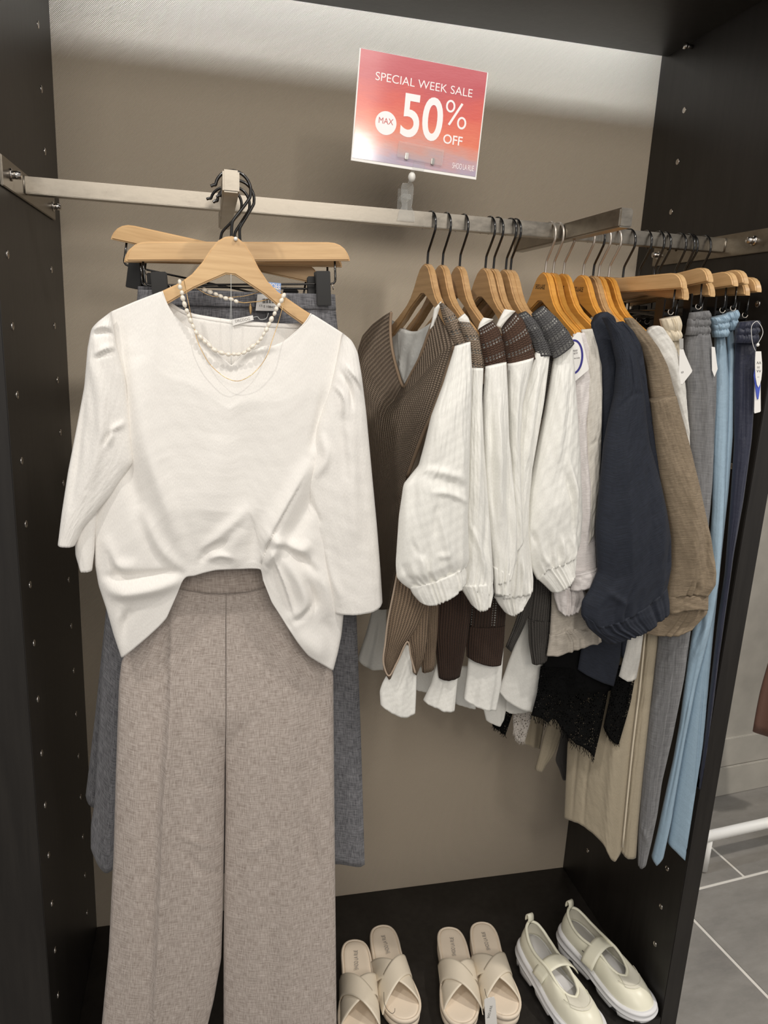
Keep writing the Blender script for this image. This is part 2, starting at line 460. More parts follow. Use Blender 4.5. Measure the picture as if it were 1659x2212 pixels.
for side, par in ((0, sl), (1, sr)):
    for yy in (-.410, -.1093):
        for k in range(-10, 9):
            z = Z0 - k*SP
            if z > 1.96 or z < .1 or abs(z-1.580) < .03: continue
            o = link(bpy.data.objects.new('shelf_socket', sm_)); o.parent = par
            o.location = (W if side else 0, yy, z); o.rotation_euler = (0, 0, PI if side else 0)
# shelf pin under the top shelf at the right
def pin(root, x, y, z, sgn):
    V, F = tube_data([(x, y, z), (x+sgn*.012, y, z), (x+sgn*.013, y, z)], [.004, .004, .003], 12)
    V2, F2 = tube_data([(x+sgn*.013, y, z), (x+sgn*.019, y, z)], [.0062, .0058], 12)
    return mesh_obj('shelf_pin', *joined([(V, F), (V2, F2)]), M['chrome'], root)
pin(sr, W, -.1093, ZT-.010, -1); pin(sl, 0, -.1093, ZT-.010, 1)

# ------------------------------------------------------------------ rail with two straight arms
RZ, RY0, RY1 = 1.5945, -.304, -.280
rail = thing('garment_rail', 'scuffed steel clothes rail with two forward arms, bolted between the dark panels', 'clothes rail', (0, -.292, RZ))
def wbox(name, b, mat, root, bev=.0015, label=None):
    o = box(name, b, mat, root, bev, label); lo = root.location
    o.data.transform(Matrix.Translation(-lo)); return o
wbox('cross_bar', (.0045, W-.0045, RY0, RY1, RZ-.024, RZ), M['steel'], rail, .001)
for x0, x1 in ((.287, .309), (.869, .891)):
    wbox('forward_arm', (x0, x1, -.495, -.085, RZ-.0275, RZ+.0005), M['steel'], rail, .0022)
for s, x0, x1 in ((0, 0.0005, .0045), (1, W-.0045, W-.0005)):
    pl_ = wbox('bracket_plate', (x0, x1, -.425, -.070, RZ-.033, RZ+.006), M['steel'], rail, .001)
    xw = x1 if s == 0 else x0; sg = 1 if s == 0 else -1
    for yy in (-.410, -.1093):
        y2 = yy + (.03 if yy < -.2 else .02)
        V, F = tube_data([(xw, y2, RZ-.012), (xw+sg*.013, y2, RZ-.012)], .0055, 14)
        V2, F2 = tube_data([(xw, y2, RZ-.012), (xw+sg*.0018, y2, RZ-.012)], .0085, 14)
        mesh_obj('bolt', *joined([(V, F), (V2, F2)]), M['chrome'], rail)
    wb = [(xw, RY0-.0005, RZ), (xw, RY0-.0005, RZ-.024)]
    tube('weld_bead', wb, .0016, M['steel'], rail, 6)

# ================================================================== HANGERS (local frame: x along the hanger, +x is the side the hook bulges to; z = 0 at rail top)
def hook_curve(zb, R=.0235):
    P = [(-R-.006, 0, -.0205), (-R-.002, 0, -.0185)]
    for a in range(172, -31, -14):
        t = math.radians(a); P.append((R*math.cos(t), 0, -R+.0022+R*math.sin(t)))
    P += [(.010, 0, -.048), (.003, 0, -.058), (0.0, 0, -.066), (0, 0, zb)]
    return catmull(P, 4)
UPPER = [(0, -.081), (.009, -.083), (.018, -.089), (.028, -.102), (.038, -.119), (.051, -.1355), (.066, -.148), (.10, -.167), (.130, -.182), (.150, -.193), (.164, -.202)]
LOWER = [(.167, -.211), (.161, -.219), (.145, -.211), (.12, -.199), (.08, -.176), (.048, -.154), (.024, -.141), (.006, -.1315)]
def shirt_outline(notch):
    up = list(UPPER)
    if notch: up = up[:8] + [(.128, -.181), (.1315, -.1875), (.137, -.191), (.1425, -.1895), (.145, -.187)] + [(.150, -.193), (.164, -.202)]
    R = up + LOWER
    L = [(-a, b) for a, b in R[1:]][::-1]
    if LOWER[-1][0] > 0: return R + L
    return R + L
def curve_blade(o, k=1.1):
    for v in o.data.vertices: v.co.y -= k*v.co.x**2          # shoulders of the blade bend gently forward
def shirt_hanger(wmat, hmat, notch, logo, **kw):
    t = thing('clothes_hanger', kw.pop('label'), 'clothes hanger', **kw)
    b = extrude_poly('shoulder_blade', shirt_outline(notch), -.0065, .0065, wmat, t, .0022)
    hk = tube('hook', hook_curve(-.092), .0021, hmat, t, 8, world=False)
    if logo: text('lettering', 'SHOO-LA-RUE', M['ink'], b, tmat((-.002, -.00668, -.106), -4), .034, .0085, .02)
    return t
def text(name, body, mat, root, mtx, w, h, bold=0.0, label=None, extrude=.0001):
    """flat lettering fitted to a w x h box, centred on mtx (text plane x-y)"""
    cu = bpy.data.curves.new(name, 'FONT'); cu.body = body; cu.size = 1.0; cu.align_x = 'CENTER'
    cu.offset = bold; cu.extrude = .0; cu.resolution_u = 6
    tmp = link(bpy.data.objects.new('tmp_text', cu))
    dg = bpy.context.evaluated_depsgraph_get(); dg.update()
    me = bpy.data.meshes.new_from_object(tmp.evaluated_get(dg))
    bpy.data.objects.remove(tmp); bpy.data.curves.remove(cu)
    co = np.empty(len(me.vertices)*3); me.vertices.foreach_get('co', co); co = co.reshape(-1, 3)
    a, b = co.min(0), co.max(0); co = (co-(a+b)/2)/(np.maximum(b-a, 1e-9))*np.array([w, h, 0]); me.vertices.foreach_set('co', co.ravel())
    me.name = name; me.transform(mtx); me.materials.clear(); me.materials.append(mat)
    o = link(bpy.data.objects.new(name, me)); o.parent = root
    if label: o['label'] = label
    return o
FRONT = Matrix.Rotation(PI/2, 4, 'X')                 # text plane turned to face -y
def tmat(p, roll=0.0): return Matrix.Translation(Vector(p)) @ Matrix.Rotation(math.radians(-roll), 4, 'Y') @ FRONT
def pants_outline():
    R = [(0, -.0810), (.128, -.0810), (.138, -.0820), (.146, -.0850), (.1525, -.0900), (.157, -.0965), (.1595, -.1025), (.1603, -.1075)]
    return R + [(-a, b) for a, b in R[1:]][::-1]
def pants_hanger(hmat, clipx=(.118, -.118), **kw):
    t = thing('clip_hanger', kw.pop('label'), 'clothes hanger', **kw)
    extrude_poly('wooden_bar', pants_outline(), -.0065, .0065, M['wood'], t, .002)
    tube('hook', hook_curve(-.088), .0021, hmat, t, 8, world=False)
    P = [(-.138, 0, -.104), (-.138, 0, -.134)] + [(-.138+.006*(1-math.cos(a)), 0, -.134-.006*math.sin(a)) for a in (.5, 1.0, 1.57)]
    P += [(-.10, 0, -.140), (.10, 0, -.140)]
    P += [(.138-.006*(1-math.cos(a)), 0, -.134-.006*math.sin(a)) for a in (1.57, 1.0, .5)] + [(.138, 0, -.134), (.138, 0, -.104)]
    tube('wire_frame', P, .0017, M['black_wire'], t, 6, world=False)
    for cx in clipx:
        bm = bmesh.new()
        box_bm(bm, cx-.011, cx+.011, -.0105, -.0075, -.172, -.122, bev=.001)
        box_bm(bm, cx-.011, cx+.011, .0075, .0105, -.172, -.122, bev=.001)
        box_bm(bm, cx-.009, cx+.009, -.008, .008, -.150, -.144, bev=.001)
        c = bm_obj('clip', bm, M['black_plastic'], t)
        V, F = tube_data([(cx+.0125+.0005*k, .0042*math.cos(a), -.144+.0042*math.sin(a)) for k, a in enumerate(np.linspace(.6, 6.4, 12))], .0008, 6)
        mesh_obj('clip_spring', V, F, M['silver'], c, world=False)
    return t
HZ = RZ + .0022 - .0022
def hrot(th, roll=0): return (0, math.radians(roll), math.radians(th-90))
YR = -.292

# ================================================================== CLOTH
def _noise2(U, V, seed):
    r = np.random.RandomState(seed); z = np.zeros_like(U)
    for k in range(7):
        f = 2+2.2*k; a = r.rand()*2*PI; z += np.sin(f*(U*math.cos(a)+V*math.sin(a)*1.6)*2.2 + r.rand()*7)/(1+.55*k)
    return z/3
def crease_field(px, cr):
    """ridges (amp > 0) and valleys (amp < 0) along polylines; mode 's' is a fold edge, high on its left side, dropping on its right"""
    out = np.zeros(px.shape[:2])
    for c in cr:
        pts, wd, amp = c[0], c[1], c[2]; mode = c[3] if len(c) > 3 else 'r'
        P = np.asarray(pts, float)
        if len(P) > 2: P = catmull(P, 6)
        L = np.r_[0, np.cumsum(np.linalg.norm(np.diff(P, axis=0), axis=1))]
        bd = np.full(out.shape, 1e9); bs = np.zeros(out.shape); bt = np.zeros(out.shape)
        for i in range(len(P)-1):
            a, b = P[i], P[i+1]; d = b-a; n2 = d @ d + 1e-9
            t = np.clip(((px-a) @ d)/n2, 0, 1); q = px - (a + t[..., None]*d)
            dist = np.linalg.norm(q, axis=-1); s = np.sign(d[1]*q[..., 0]-d[0]*q[..., 1])
            m = dist < bd
            bd = np.where(m, dist, bd); bs = np.where(m, s, bs); bt = np.where(m, (L[i]+t*math.sqrt(n2))/L[-1], bt)
        tap = np.clip(np.sin(PI*np.clip(bt, .02, .98)), 0, 1)**.6
        if mode == 'r': f = np.exp(-(bd/wd)**2)
        else: f = np.where(bs >= 0, np.exp(-bd/wd), np.exp(-bd/(wd*.16)))
        out += amp*f*tap
    return out
def sheet(name, mat, root, pl, L, R, top=None, bot=None, h=.01, hv=None, nu=20, nv=50, cr=(), folds=(), puff=None, shell=False, seed=1, wr=.0012, prof=.5, sm=2, bk=1.0, xmax=None, uvs=1.0, skew=None, label=None, bulge=0.0, flat=None):
    f = lambda Q: np.array([un(p, pl) for p in Q])
    L3, R3 = f(L), f(R)
    T3 = f(top) if top else np.stack([L3[0], R3[0]]); B3 = f(bot) if bot else np.stack([L3[-1], R3[-1]])
    l, r = resample(L3, nv, sm), resample(R3, nv, sm); t, b = resample(T3, nu, sm if len(T3) > 2 else 0), resample(B3, nu, sm if len(B3) > 2 else 0)
    u = np.linspace(0, 1, nu)[None, :, None]; v = np.linspace(0, 1, nv)[:, None, None]
    P = (1-u)*l[:, None]+u*r[:, None]+(1-v)*t[None]+v*b[None]-((1-u)*(1-v)*t[0]+u*(1-v)*t[-1]+(1-u)*v*b[0]+u*v*b[-1])
    N = pl[1]; U = np.broadcast_to(u[..., 0], (nv, nu)); V = np.broadcast_to(v[..., 0], (nv, nu))
    pr_ = np.clip(1-(2*U-1)**2, 0, 1)**prof
    if flat:                                            # keep one side of the tube full where two legs are still one seat
        g = np.clip((flat[2]-V)/(flat[2]-flat[1]), 0, 1); g = g*g*(3-2*g)
        pr_ = np.where((U > .5) == (flat[0] > 0), np.maximum(pr_, flat[3]*g), pr_)
    H = h*pr_
    if hv: H = H*np.interp(V, [a for a, _ in hv], [c for _, c in hv])
    Hf = H.copy()
    if cr: Hf = Hf + crease_field(proj(P), cr)*np.clip(np.minimum(U, 1-U)*14, 0, 1)
    edge = np.clip(np.minimum(U, 1-U)*8, 0, 1)
    for (n, amp, ph, v0, v1) in folds:
        a = np.clip((V-v0)/(v1-v0+1e-9), 0, 1) if v1 != v0 else np.ones_like(V); a = a*a*(3-2*a)
        s = np.sin(2*PI*n*(U+.055*np.sin(2*PI*1.7*U+ph*2)+.022*np.sin(2*PI*4.3*U+ph*5))+ph+1.2*(V-.5)*math.sin(ph*3)); s = s*(.62+.38*np.sin(2*PI*2.3*U+ph*4))
        Hf = Hf + amp*a*s*(.35+.65*edge)
    if puff: Hf = Hf + puff[1]*np.abs(np.sin(PI*puff[0]*V))
    if wr: Hf = Hf + wr*_noise2(U*3, V*3, seed)*edge
    Hb = (Hf - .0016) if shell else -bk*H-.0008
    A = P + N*Hf[..., None]; B = P + N*Hb[..., None]
    if xmax is not None:
        A[..., 0] = np.minimum(A[..., 0], xmax); B[..., 0] = np.minimum(B[..., 0], xmax)
    Vt = np.concatenate([A.reshape(-1, 3), B.reshape(-1, 3)]); o = nu*nv; F = []
    for j in range(nv-1):
        for i in range(nu-1):
            a = j*nu+i; F.append((a, a+nu, a+nu+1, a+1)); F.append((o+a, o+a+1, o+a+nu+1, o+a+nu))
    for j in range(nv-1):
        a = j*nu; F.append((a, o+a, o+a+nu, a+nu)); a = j*nu+nu-1; F.append((a, a+nu, o+a+nu, o+a))
    for i in range(nu-1):
        F.append((i, i+1, o+i+1, o+i)); a = (nv-1)*nu+i; F.append((a, o+a, o+a+1, a+1))
    wid = np.mean(np.linalg.norm(np.diff(P, axis=1), axis=-1).sum(1)); hei = np.mean(np.linalg.norm(np.diff(P, axis=0), axis=-1).sum(0))
    uu = U*wid*uvs; 
    if skew is not None: uu = uu + (V*hei)*skew
    UV = np.stack([uu, V*hei*uvs], -1).reshape(-1, 2); UV = np.concatenate([UV, UV+.37])
    return mesh_obj(name, Vt, F, mat, root, UV, label=label)
def ribbon(name, mat, root, pl, pts, wpx, t=.001, n=40, label=None):
    """flat band that follows a polyline (pixel points on a plane), wpx wide"""
    P = np.asarray(pts, float)[:, :2]; Q = resample(catmull(P, 6), n, 1)
    d = np.gradient(Q, axis=0); d /= np.linalg.norm(d, axis=1)[:, None]; nn = np.stack([-d[:, 1], d[:, 0]], 1)
    return sheet(name, mat, root, pl, [tuple(q) for q in Q-nn*wpx/2], [tuple(q) for q in Q+nn*wpx/2], h=t, nu=5, nv=n, wr=0, label=label)
def pxtube(name, mat, root, pl, pts, r, n=6, per=6, label=None):
    return tube(name, catmull(np.array([un(p, pl) for p in pts]), per), r, mat, root, n, label=label)
def pxsheet_card(name, mat, root, pl, quad, t=.0006, bev=0, label=None):
    Q = [un(p, pl) for p in quad]; N = pl[1]
    n = len(Q); V = [q + N*t for q in Q] + [q - N*t for q in Q]
    F = [tuple(range(n))[::-1], tuple(range(n, 2*n))] + [(i, (i+1) % n, n+(i+1) % n, n+i) for i in range(n)]
    return mesh_obj(name, V, F, mat, root, smooth=False, label=label)

# ------------------------------------------------------------------ the outfit on the left arm: hanger, blouse, necklaces, trousers
AX = .298
hero_h = shirt_hanger(M['wood'], M['black_wire'], False, False, label='natural wooden hanger with black hook under the white blouse and pearl necklace', loc=(AX+.004, -.478, HZ), rot=hrot(90, 2.0), group=None)
blouse = thing('blouse', 'white jersey blouse with pleated three-quarter sleeves tucked into taupe trousers', 'blouse', (.30, -.48, 1.42))
BY = YP(-.489)
NECK = [(240,673),(295,650),(350,629),(361,658),(376,682),(398,703),(420,716),(444,733),(466,757),(485,777),(500,790),(511,778),(522,766),(540,757),(558,751),(604,743),(636,720),(659,697),(672,677),(706,698),(741,720)]
HEM = [(262,1421),(290,1397),(320,1370),(345,1346),(361,1328),(384,1275),(394,1248),(404,1236),(420,1236),(439,1230),(466,1224),(503,1222),(535,1221),(562,1221),(567,1247),(585,1293),(617,1343),(640,1378),(663,1408),(720,1448)]
BCR = [
 ([(290,760),(318,950),(372,1090),(420,1215)], 26, .012), ([(262,900),(290,1050),(340,1180),(395,1232)], 17, -.007),
 ([(350,980),(392,1110),(424,1210)], 16, -.006), ([(300,1080),(350,1180),(405,1228)], 14, .009),
 ([(672,985),(625,1070),(590,1140),(570,1215)], 18, .012), ([(650,1030),(604,1110),(578,1160),(560,1218)], 9, -.010, 's'),
 ([(610,1150),(585,1185),(572,1215)], 12, .010), ([(720,950),(690,1040),(640,1130),(600,1180)], 16, -.008),
 ([(440,1190),(470,1150),(530,1095)], 12, .007), ([(432,1210),(452,1178),(490,1160)], 8, -.007), ([(450,1200),(475,1190),(500,1196)], 7, .006),
 ([(520,1215),(500,1180),(520,1130)], 16, .005), ([(545,1210),(548,1150),(560,1090)], 12, -.005),
 ([(480,930),(470,1010),(455,1120)], 30, .004), ([(510,870),(540,1000),(520,1100)], 40, -.004),
 ([(205,1215),(240,1270),(330,1262),(400,1240)], 16, .014), ([(215,1240),(290,1240),(390,1228)], 9, -.010),
 ([(225,1150),(250,1210),(300,1215)], 14, .008), ([(232,1180),(252,1228),(275,1240)], 8, -.008),
 ([(262,1310),(250,1345),(258,1400)], 12, .010), ([(285,1310),(270,1340),(264,1395)], 10, -.008),
 ([(575,1150),(640,1180),(668,1160)], 14, .010), ([(570,1180),(600,1170),(650,1200),(690,1240)], 10, -.010),
 ([(600,1190),(640,1240),(655,1300),(620,1345)], 16, .012), ([(590,1200),(610,1250),(628,1310)], 7, .010, 's'),
 ([(660,1200),(700,1260),(712,1330)], 14, .008), ([(655,1240),(676,1290),(655,1320),(625,1335)], 8, -.010),
 ([(625,1340),(660,1380),(715,1420)], 22, .008), ([(690,1330),(715,1370),(716,1430)], 14, -.006),
 ([(420,718),(460,745),(498,788)], 8, .005), ([(505,785),(540,760),(600,748)], 8, .005),
 ([(262,700),(270,800),(284,930)], 10, -.004), ([(700,840),(688,900),(668,975)], 9, -.006),
]
sheet('front_panel', M['white'], blouse, BY, [(240,673),(226,760),(214,900),(206,1060),(203,1150),(205,1220),(213,1265),(230,1316),(245,1370),(262,1421)],
      [(741,720),(737,830),(728,1000),(736,1200),(743,1320),(738,1370),(730,1410),(720,1448)], NECK, HEM, h=.024, hv=[(0,.25),(.2,.8),(.7,1.1),(1,.7)], nu=150, nv=170, cr=BCR, shell=True, wr=.0006, prof=.45, sm=1)
sheet('back_panel', M['white'], blouse, YP(-.462), [(240,678),(228,760),(222,900),(225,1100),(235,1260)], [(738,722),(732,830),(722,1000),(722,1250)],
      [(240,678),(300,655),(353,646),(385,666),(421,679),(494,690),(570,697),(640,700),(668,694),(700,702),(738,722)], h=.004, nu=40, nv=40, shell=True, bulge=0)
ribbon('neck_binding', M['white'], blouse, YP(-.4655), [(360,652),(390,672),(425,685),(494,696),(570,703),(640,706),(660,702)], 9, .0012)
pxtube('neck_edge', M['white'], blouse, YP(-.4935), NECK[2:19], .0011, 6, 4)
# sleeves
sheet('sleeve', M['white'], blouse, YP(-.502), [(240,673),(212,694),(197,710),(189,752),(182,835),(165,926),(147,1018),(133,1110),(125,1176)],
      [(240,673),(250,743),(270,816),(277,880),(283,940),(288,998),(240,1068),(205,1110),(180,1140),(162,1178)], h=.020, hv=[(0,.15),(.15,.8),(1,.7)], nu=44, nv=110, wr=.001, seed=3, bk=.5,
      cr=[([(198,712),(222,704),(246,708)], 6, .006), ([(204,722),(228,716),(248,722)], 4, -.007), ([(205,765),(232,752),(258,748)], 5, .005), ([(210,772),(235,761),(255,758)], 4, -.005),
          ([(190,770),(215,820),(222,930),(190,1060)], 14, .006), ([(235,960),(250,925),(272,910)], 6, .006), ([(225,960),(240,935),(262,925)], 5, -.005), ([(185,860),(170,980),(158,1090)], 8, -.005)])
sheet('sleeve_flap', M['white'], blouse, YP(-.494), [(175,1120),(166,1145),(162,1178),(163,1200),(173,1234)], [(245,1060),(212,1100),(206,1150),(204,1190),(199,1232)], h=.008, nu=14, nv=30, wr=.001)
sheet('sleeve', M['white'], blouse, YP(-.493), [(741,720),(728,775),(714,830),(697,880),(684,917),(672,981),(652,1040),(658,1075),(661,1110),(680,1160),(695,1200),(705,1255),(709,1293),(720,1322)],
      [(741,720),(760,735),(773,761),(782,816),(791,889),(801,995),(814,1132),(822,1230),(826,1297)], bot=[(720,1322),(764,1320),(800,1315),(817,1308),(826,1297)], h=.020, hv=[(0,.15),(.15,.9),(1,.9)], nu=48, nv=120, wr=.001, seed=5, bk=.5,
      cr=[([(741,790),(765,818),(776,842)], 5, .007, 's'), ([(732,800),(752,835),(758,880)], 5, -.006), ([(716,832),(735,855),(736,895)], 5, .006, 's'), ([(728,880),(738,960),(745,1040)], 10, -.005), ([(740,900),(752,1000),(762,1180)], 16, .006),
          ([(690,930),(700,985),(675,1030)], 10, .006), ([(660,1050),(668,1080),(690,1130)], 6, -.006), ([(700,1180),(712,1240),(735,1290)], 10, .006)])
# loose loop hanging from the hanger, swing tag and seam tag
thr = thing('hang_thread', 'clear plastic thread hanging from the notch of the blouse hanger', 'thread', (.297, -.486, 1.47))
for dx in (-2, 2): pxtube('strand', M['film'], thr, YP(-.4855), [(499,592),(499+dx*.3,650),(499+dx,700),(499+dx*.5,760),(500,788)], .00035, 5, 4)
bm = bmesh.new(); bmesh.ops.create_uvsphere(bm, u_segments=10, v_segments=8, radius=.0028)
kb = bm_obj('knot', bm, M['card'], thr, smooth=True); kb.location = Vector(un((509,516), YP(-.487)))-thr.location
lab = thing('neck_label', 'white brand label strip and clear pin on the back neck of the blouse', 'label', (.34, -.466, 1.36))
pxsheet_card('label_strip', M['card'], lab, YP(-.468), [(501,690),(546,681),(548,691),(503,704)], .0005)
text('lettering', 'DRCDOG', M['grey_ink'], lab, tmat(Vector(un((524,691), YP(-.4690)))-lab.location, 12), .021, .0036)
pxtube('tag_pin', M['film'], lab, YP(-.470), [(546,686),(556,684),(562,690),(575,688),(580,676)], .0005)

pearls = thing('pearl_necklace', 'pearl necklace of irregular beads draped over the blouse hanger', 'necklace', (.30, -.50, 1.45))
PP = [(388,604,.004),(390,622,.007),(395,645,.007),(402,668,.006),(412,695,.005),(426,720,.006),(444,739,.008),(462,755,.010),(480,763,.010),(500,766,.010),(522,763,.010),(540,753,.010),(556,740,.009),(570,722,.008),(580,703,.006),(590,682,.005),(600,662,.005),(610,645,.005),(616,634,.003)]
C3 = resample(catmull(np.array([un(p, YP(-.499)) for p in PP]), 8), 400, 1)
dl = np.r_[0, np.cumsum(np.linalg.norm(np.diff(C3, axis=0), axis=1))]
def bead_mesh():
    bm = bmesh.new(); bmesh.ops.create_uvsphere(bm, u_segments=12, v_segments=8, radius=1)
    me = bpy.data.meshes.new('pearl'); bm.to_mesh(me); bm.free()
    me.polygons.foreach_set('use_smooth', [True]*len(me.polygons)); me.materials.append(M['pearl']); return me
BM = bead_mesh()
def bead(p, d, r, root, k=1.25):
    o = link(bpy.data.objects.new('pearl', BM)); o.parent = root
    o.location = Vector(p)-root.location; o.scale = (r*.92, r*.95, r*k)
    o.rotation_euler = Vector(d).to_track_quat('Z', 'Y').to_euler()
s = .003
rnd = random.Random(3)
while s < dl[-1]-.002:
    i = min(int(np.searchsorted(dl, s)), 398); r = rnd.uniform(.0027, .0036); k = rnd.uniform(1.05, 1.4)
    bead(C3[i]+np.array([rnd.uniform(-.0006,.0006), 0, rnd.uniform(-.0005,.0005)]), C3[i+1]-C3[i], r, pearls, k); s += 2*r*k*1.0
tube('string', C3[::4], .0005, M['gold'], pearls, 5)
PB = [(388,604),(398,600),(404,606)]; BKP = [(437,624),(452,630),(470,637),(486,644),(498,646),(512,652)]
C4 = resample(catmull(np.array([un(p, YP(-.467)) for p in BKP]), 8), 200, 1); dl4 = np.r_[0, np.cumsum(np.linalg.norm(np.diff(C4, axis=0), axis=1))]
s = .003
while s < dl4[-1]:
    i = min(int(np.searchsorted(dl4, s)), 198); r = rnd.uniform(.0028, .0036); bead(C4[i], C4[i+1]-C4[i], r, pearls, 1.15); s += 2*r*1.17
pxtube('clasp_chain', M['gold'], pearls, YP(-.467), [(512,652),(520,653),(528,654),(538,653),(548,652),(560,651),(585,645),(612,634)], .0008)
sheet('leaf_charm', M['gold'], pearls, YP(-.4675), [(540,655),(537,664),(539,676),(541,680)], [(541,655),(545,664),(544,676),(542,680)], h=.0012, nu=7, nv=12, wr=0)
chain = thing('chain_necklace', 'fine gold chain necklace hanging just below the pearls on the blouse', 'necklace', (.30, -.505, 1.40))
CH = [(397,604),(402,628),(408,658,.002),(418,705,.004),(430,745,.010),(450,782,.014),(470,803,.016),(492,818,.018),(515,823,.018),(540,812,.018),(562,791,.016),(578,765,.014),(588,735,.010),(600,700,.006),(610,665,.004),(617,640)]
tube('chain', catmull(np.array([un(p, YP(-.4995)) for p in CH]), 8), .0005, M['gold'], chain, 5)
pxtube('chain_back', M['gold'], chain, YP(-.466), [(398,602),(430,626),(460,640),(500,642),(530,639),(556,632),(590,622),(614,636)], .0005, 5)

trousers = thing('trousers', 'wide taupe linen trousers hanging full length under the white blouse', 'trousers', (.30, -.447, 1.03))
TR = YP(-.447)
sheet('waistband', M['taupe_band'], trousers, YP(-.452), [(372,1216),(366,1236),(360,1262)], [(594,1204),(600,1230),(606,1254)], top=[(372,1216),(480,1210),(594,1204)], bot=[(360,1262),(440,1272),(498,1273),(540,1269),(606,1254)], h=.020, nu=50, nv=12, wr=.0004,
      cr=[([(425,1222),(424,1275)], 5, -.002), ([(520,1216),(524,1272)], 5, -.002)])
LCR = [([(372,1290),(371,1400),(369,1520),(357,1700),(349,1900),(342,2050),(328,2290)], 44, .021, 's'), ([(390,1560),(430,1660),(480,1700)], 8, -.003), ([(385,1775),(420,1790),(470,1815)], 5, .003), ([(395,1800),(430,1850),(478,1880)], 8, -.003),
       ([(310,1400),(300,1700),(285,2200)], 30, .006), ([(430,1400),(440,1700),(430,2200)], 34, .006)]
LL = [(372,1250),(335,1320),(290,1390),(263,1425),(257,1475),(250,1675),(245,1850),(235,2050),(220,2212),(214,2290)]
LR = [(488,1255),(487,1330),(487,1450),(487,1560),(485,1750),(482,1950),(478,2070),(462,2160),(446,2225),(432,2290)]
sheet('trouser_leg', M['taupe'], trousers, TR, LL, LR, h=.024, hv=[(0,.6),(.3,1),(1,1)], nu=64, nv=150, cr=LCR, wr=.0008, sm=1, flat=(1, .22, .36, .97))
RL = [(488,1255),(488,1330),(488,1450),(488,1560),(487,1750),(484,1950),(483,2050),(483,2212),(483,2290)]
RR = [(590,1250),(612,1300),(650,1370),(700,1420),(720,1450),(722,1700),(725,2000),(727,2212),(728,2290)]
sheet('trouser_leg', M['taupe'], trousers, YP(-.4475), RL, RR, h=.024, hv=[(0,.6),(.3,1),(1,1)], nu=64, nv=150, wr=.0008, seed=4, sm=1, flat=(-1, .22, .36, .97),
      cr=[([(620,1330),(618,1600),(616,1900),(613,2280)], 26, .008), ([(665,1700),(680,1790),(692,1870)], 4, .004), ([(640,1740),(665,1800),(680,1860)], 8, -.003), ([(672,1500),(690,1640),(700,1700)], 10, -.004), ([(540,1450),(545,1700),(540,2200)], 30, .005), ([(498,1830),(560,1810),(600,1780)], 6, .002)])

# clip hangers with grey tweed pieces behind the outfit
ph1 = pants_hanger(M['black_wire'], label='natural wooden clip hanger right behind the blouse hanger, level bar', loc=(AX+.010, -.412, HZ), rot=hrot(90, -3.9), group=None)
ph2 = dup(ph1, (AX+.006, -.378, HZ-.003), hrot(86, -2.2), 'wooden clip hanger second behind the blouse, bar showing just below the first')
ph3 = dup(ph1, (AX+.000, -.346, HZ), hrot(80, 9), 'tilted wooden clip hanger at the back left, end sticking up above the others')
for k, (yy, lab_, mt, Lq, Rq, tp) in enumerate([
    (-.409, 'grey tweed trousers behind the taupe trousers, hem longest on the right', 'grey_tweed',
      [(300,640),(290,760),(255,1000),(232,1300),(222,1420),(212,1600),(203,1745),(196,1780),(196,1832),(232,1886)], [(722,640),(735,760),(750,1000),(770,1325),(780,1600),(788,1868)], None),
    (-.375, 'grey tweed trousers farther back on the left, hem corner poking out above the lower hem', 'grey_tweed',
      [(300,632),(285,760),(250,1000),(228,1330),(205,1550),(185,1718),(192,1740)], [(712,646),(722,760),(730,1000),(748,1325),(752,1600),(752,1790)], None),
    (-.343, 'dark grey tweed garment on the tilted clip hanger, hidden behind the blouse neckline', 'dark_tweed',
      [(345,640),(340,760),(335,1000),(330,1200)], [(700,662),(700,760),(700,1000),(700,1200)], None)]):
    g = thing(('trousers', 'trousers', 'skirt')[k], lab_, ('trousers', 'trousers', 'skirt')[k], (AX, yy, 1.42), group=None)
    bt = {0: [(196,1832),(215,1872),(232,1886),(245,1868),(480,1880),(725,1860),(780,1873),(788,1868)], 1: [(185,1718),(192,1740),(430,1790),(752,1790)], 2: None}[k]
    if k == 0: Lq = Lq[:-1]
    if k == 1: Lq = Lq[:-1]
    sheet('body', M[mt], g, YP(yy), Lq, Rq, bot=bt, h=.011, nu=60, nv=90, folds=[(5,.004,.6,.05,.6)], wr=.0006, sm=1)
    if k < 2: sheet('waistband', M[mt], g, YP(yy), [(Lq[0][0]-2,Lq[0][1]-14),(Lq[0][0]-4,Lq[0][1]+18)], [(Rq[0][0]+2,Rq[0][1]-4),(Rq[0][0]+4,Rq[0][1]+30)], h=.0135, nu=60, nv=8, folds=[(16,.001,0,0,0)], wr=.0004)
ct = thing('care_tag', 'white cloth tag with blue corner and barcode hanging behind the hanger on the right', 'tag', (.39, -.425, 1.42))
pxsheet_card('tag_card', M['card'], ct, YP(-.4272), [(556,636),(600,634),(598,672),(552,671)], .0005)
pxsheet_card('blue_corner', M['blue_card'], ct, YP(-.4275), [(577,609),(607,612),(606,634),(574,634)], .0005)
text('lettering', '%OFF', M['white_ink'], ct, tmat(Vector(un((592,618), YP(-.4284)))-ct.location, -3) @ Matrix.Diagonal((1, -1, 1, 1)), .019, .0072, .008)
bars = []
for i, x in enumerate(np.linspace(567, 590, 12)):
    q = [un((x-.6*(1+(i*7) % 3)*.5, 645), YP(-.428)), un((x+.6*(1+(i*7) % 3)*.5, 645), YP(-.428)), un((x+.6*(1+(i*7) % 3)*.5, 655), YP(-.428)), un((x-.6*(1+(i*7) % 3)*.5, 655), YP(-.428))]
    bars.append((np.array(q), [(0,1,2,3)]))
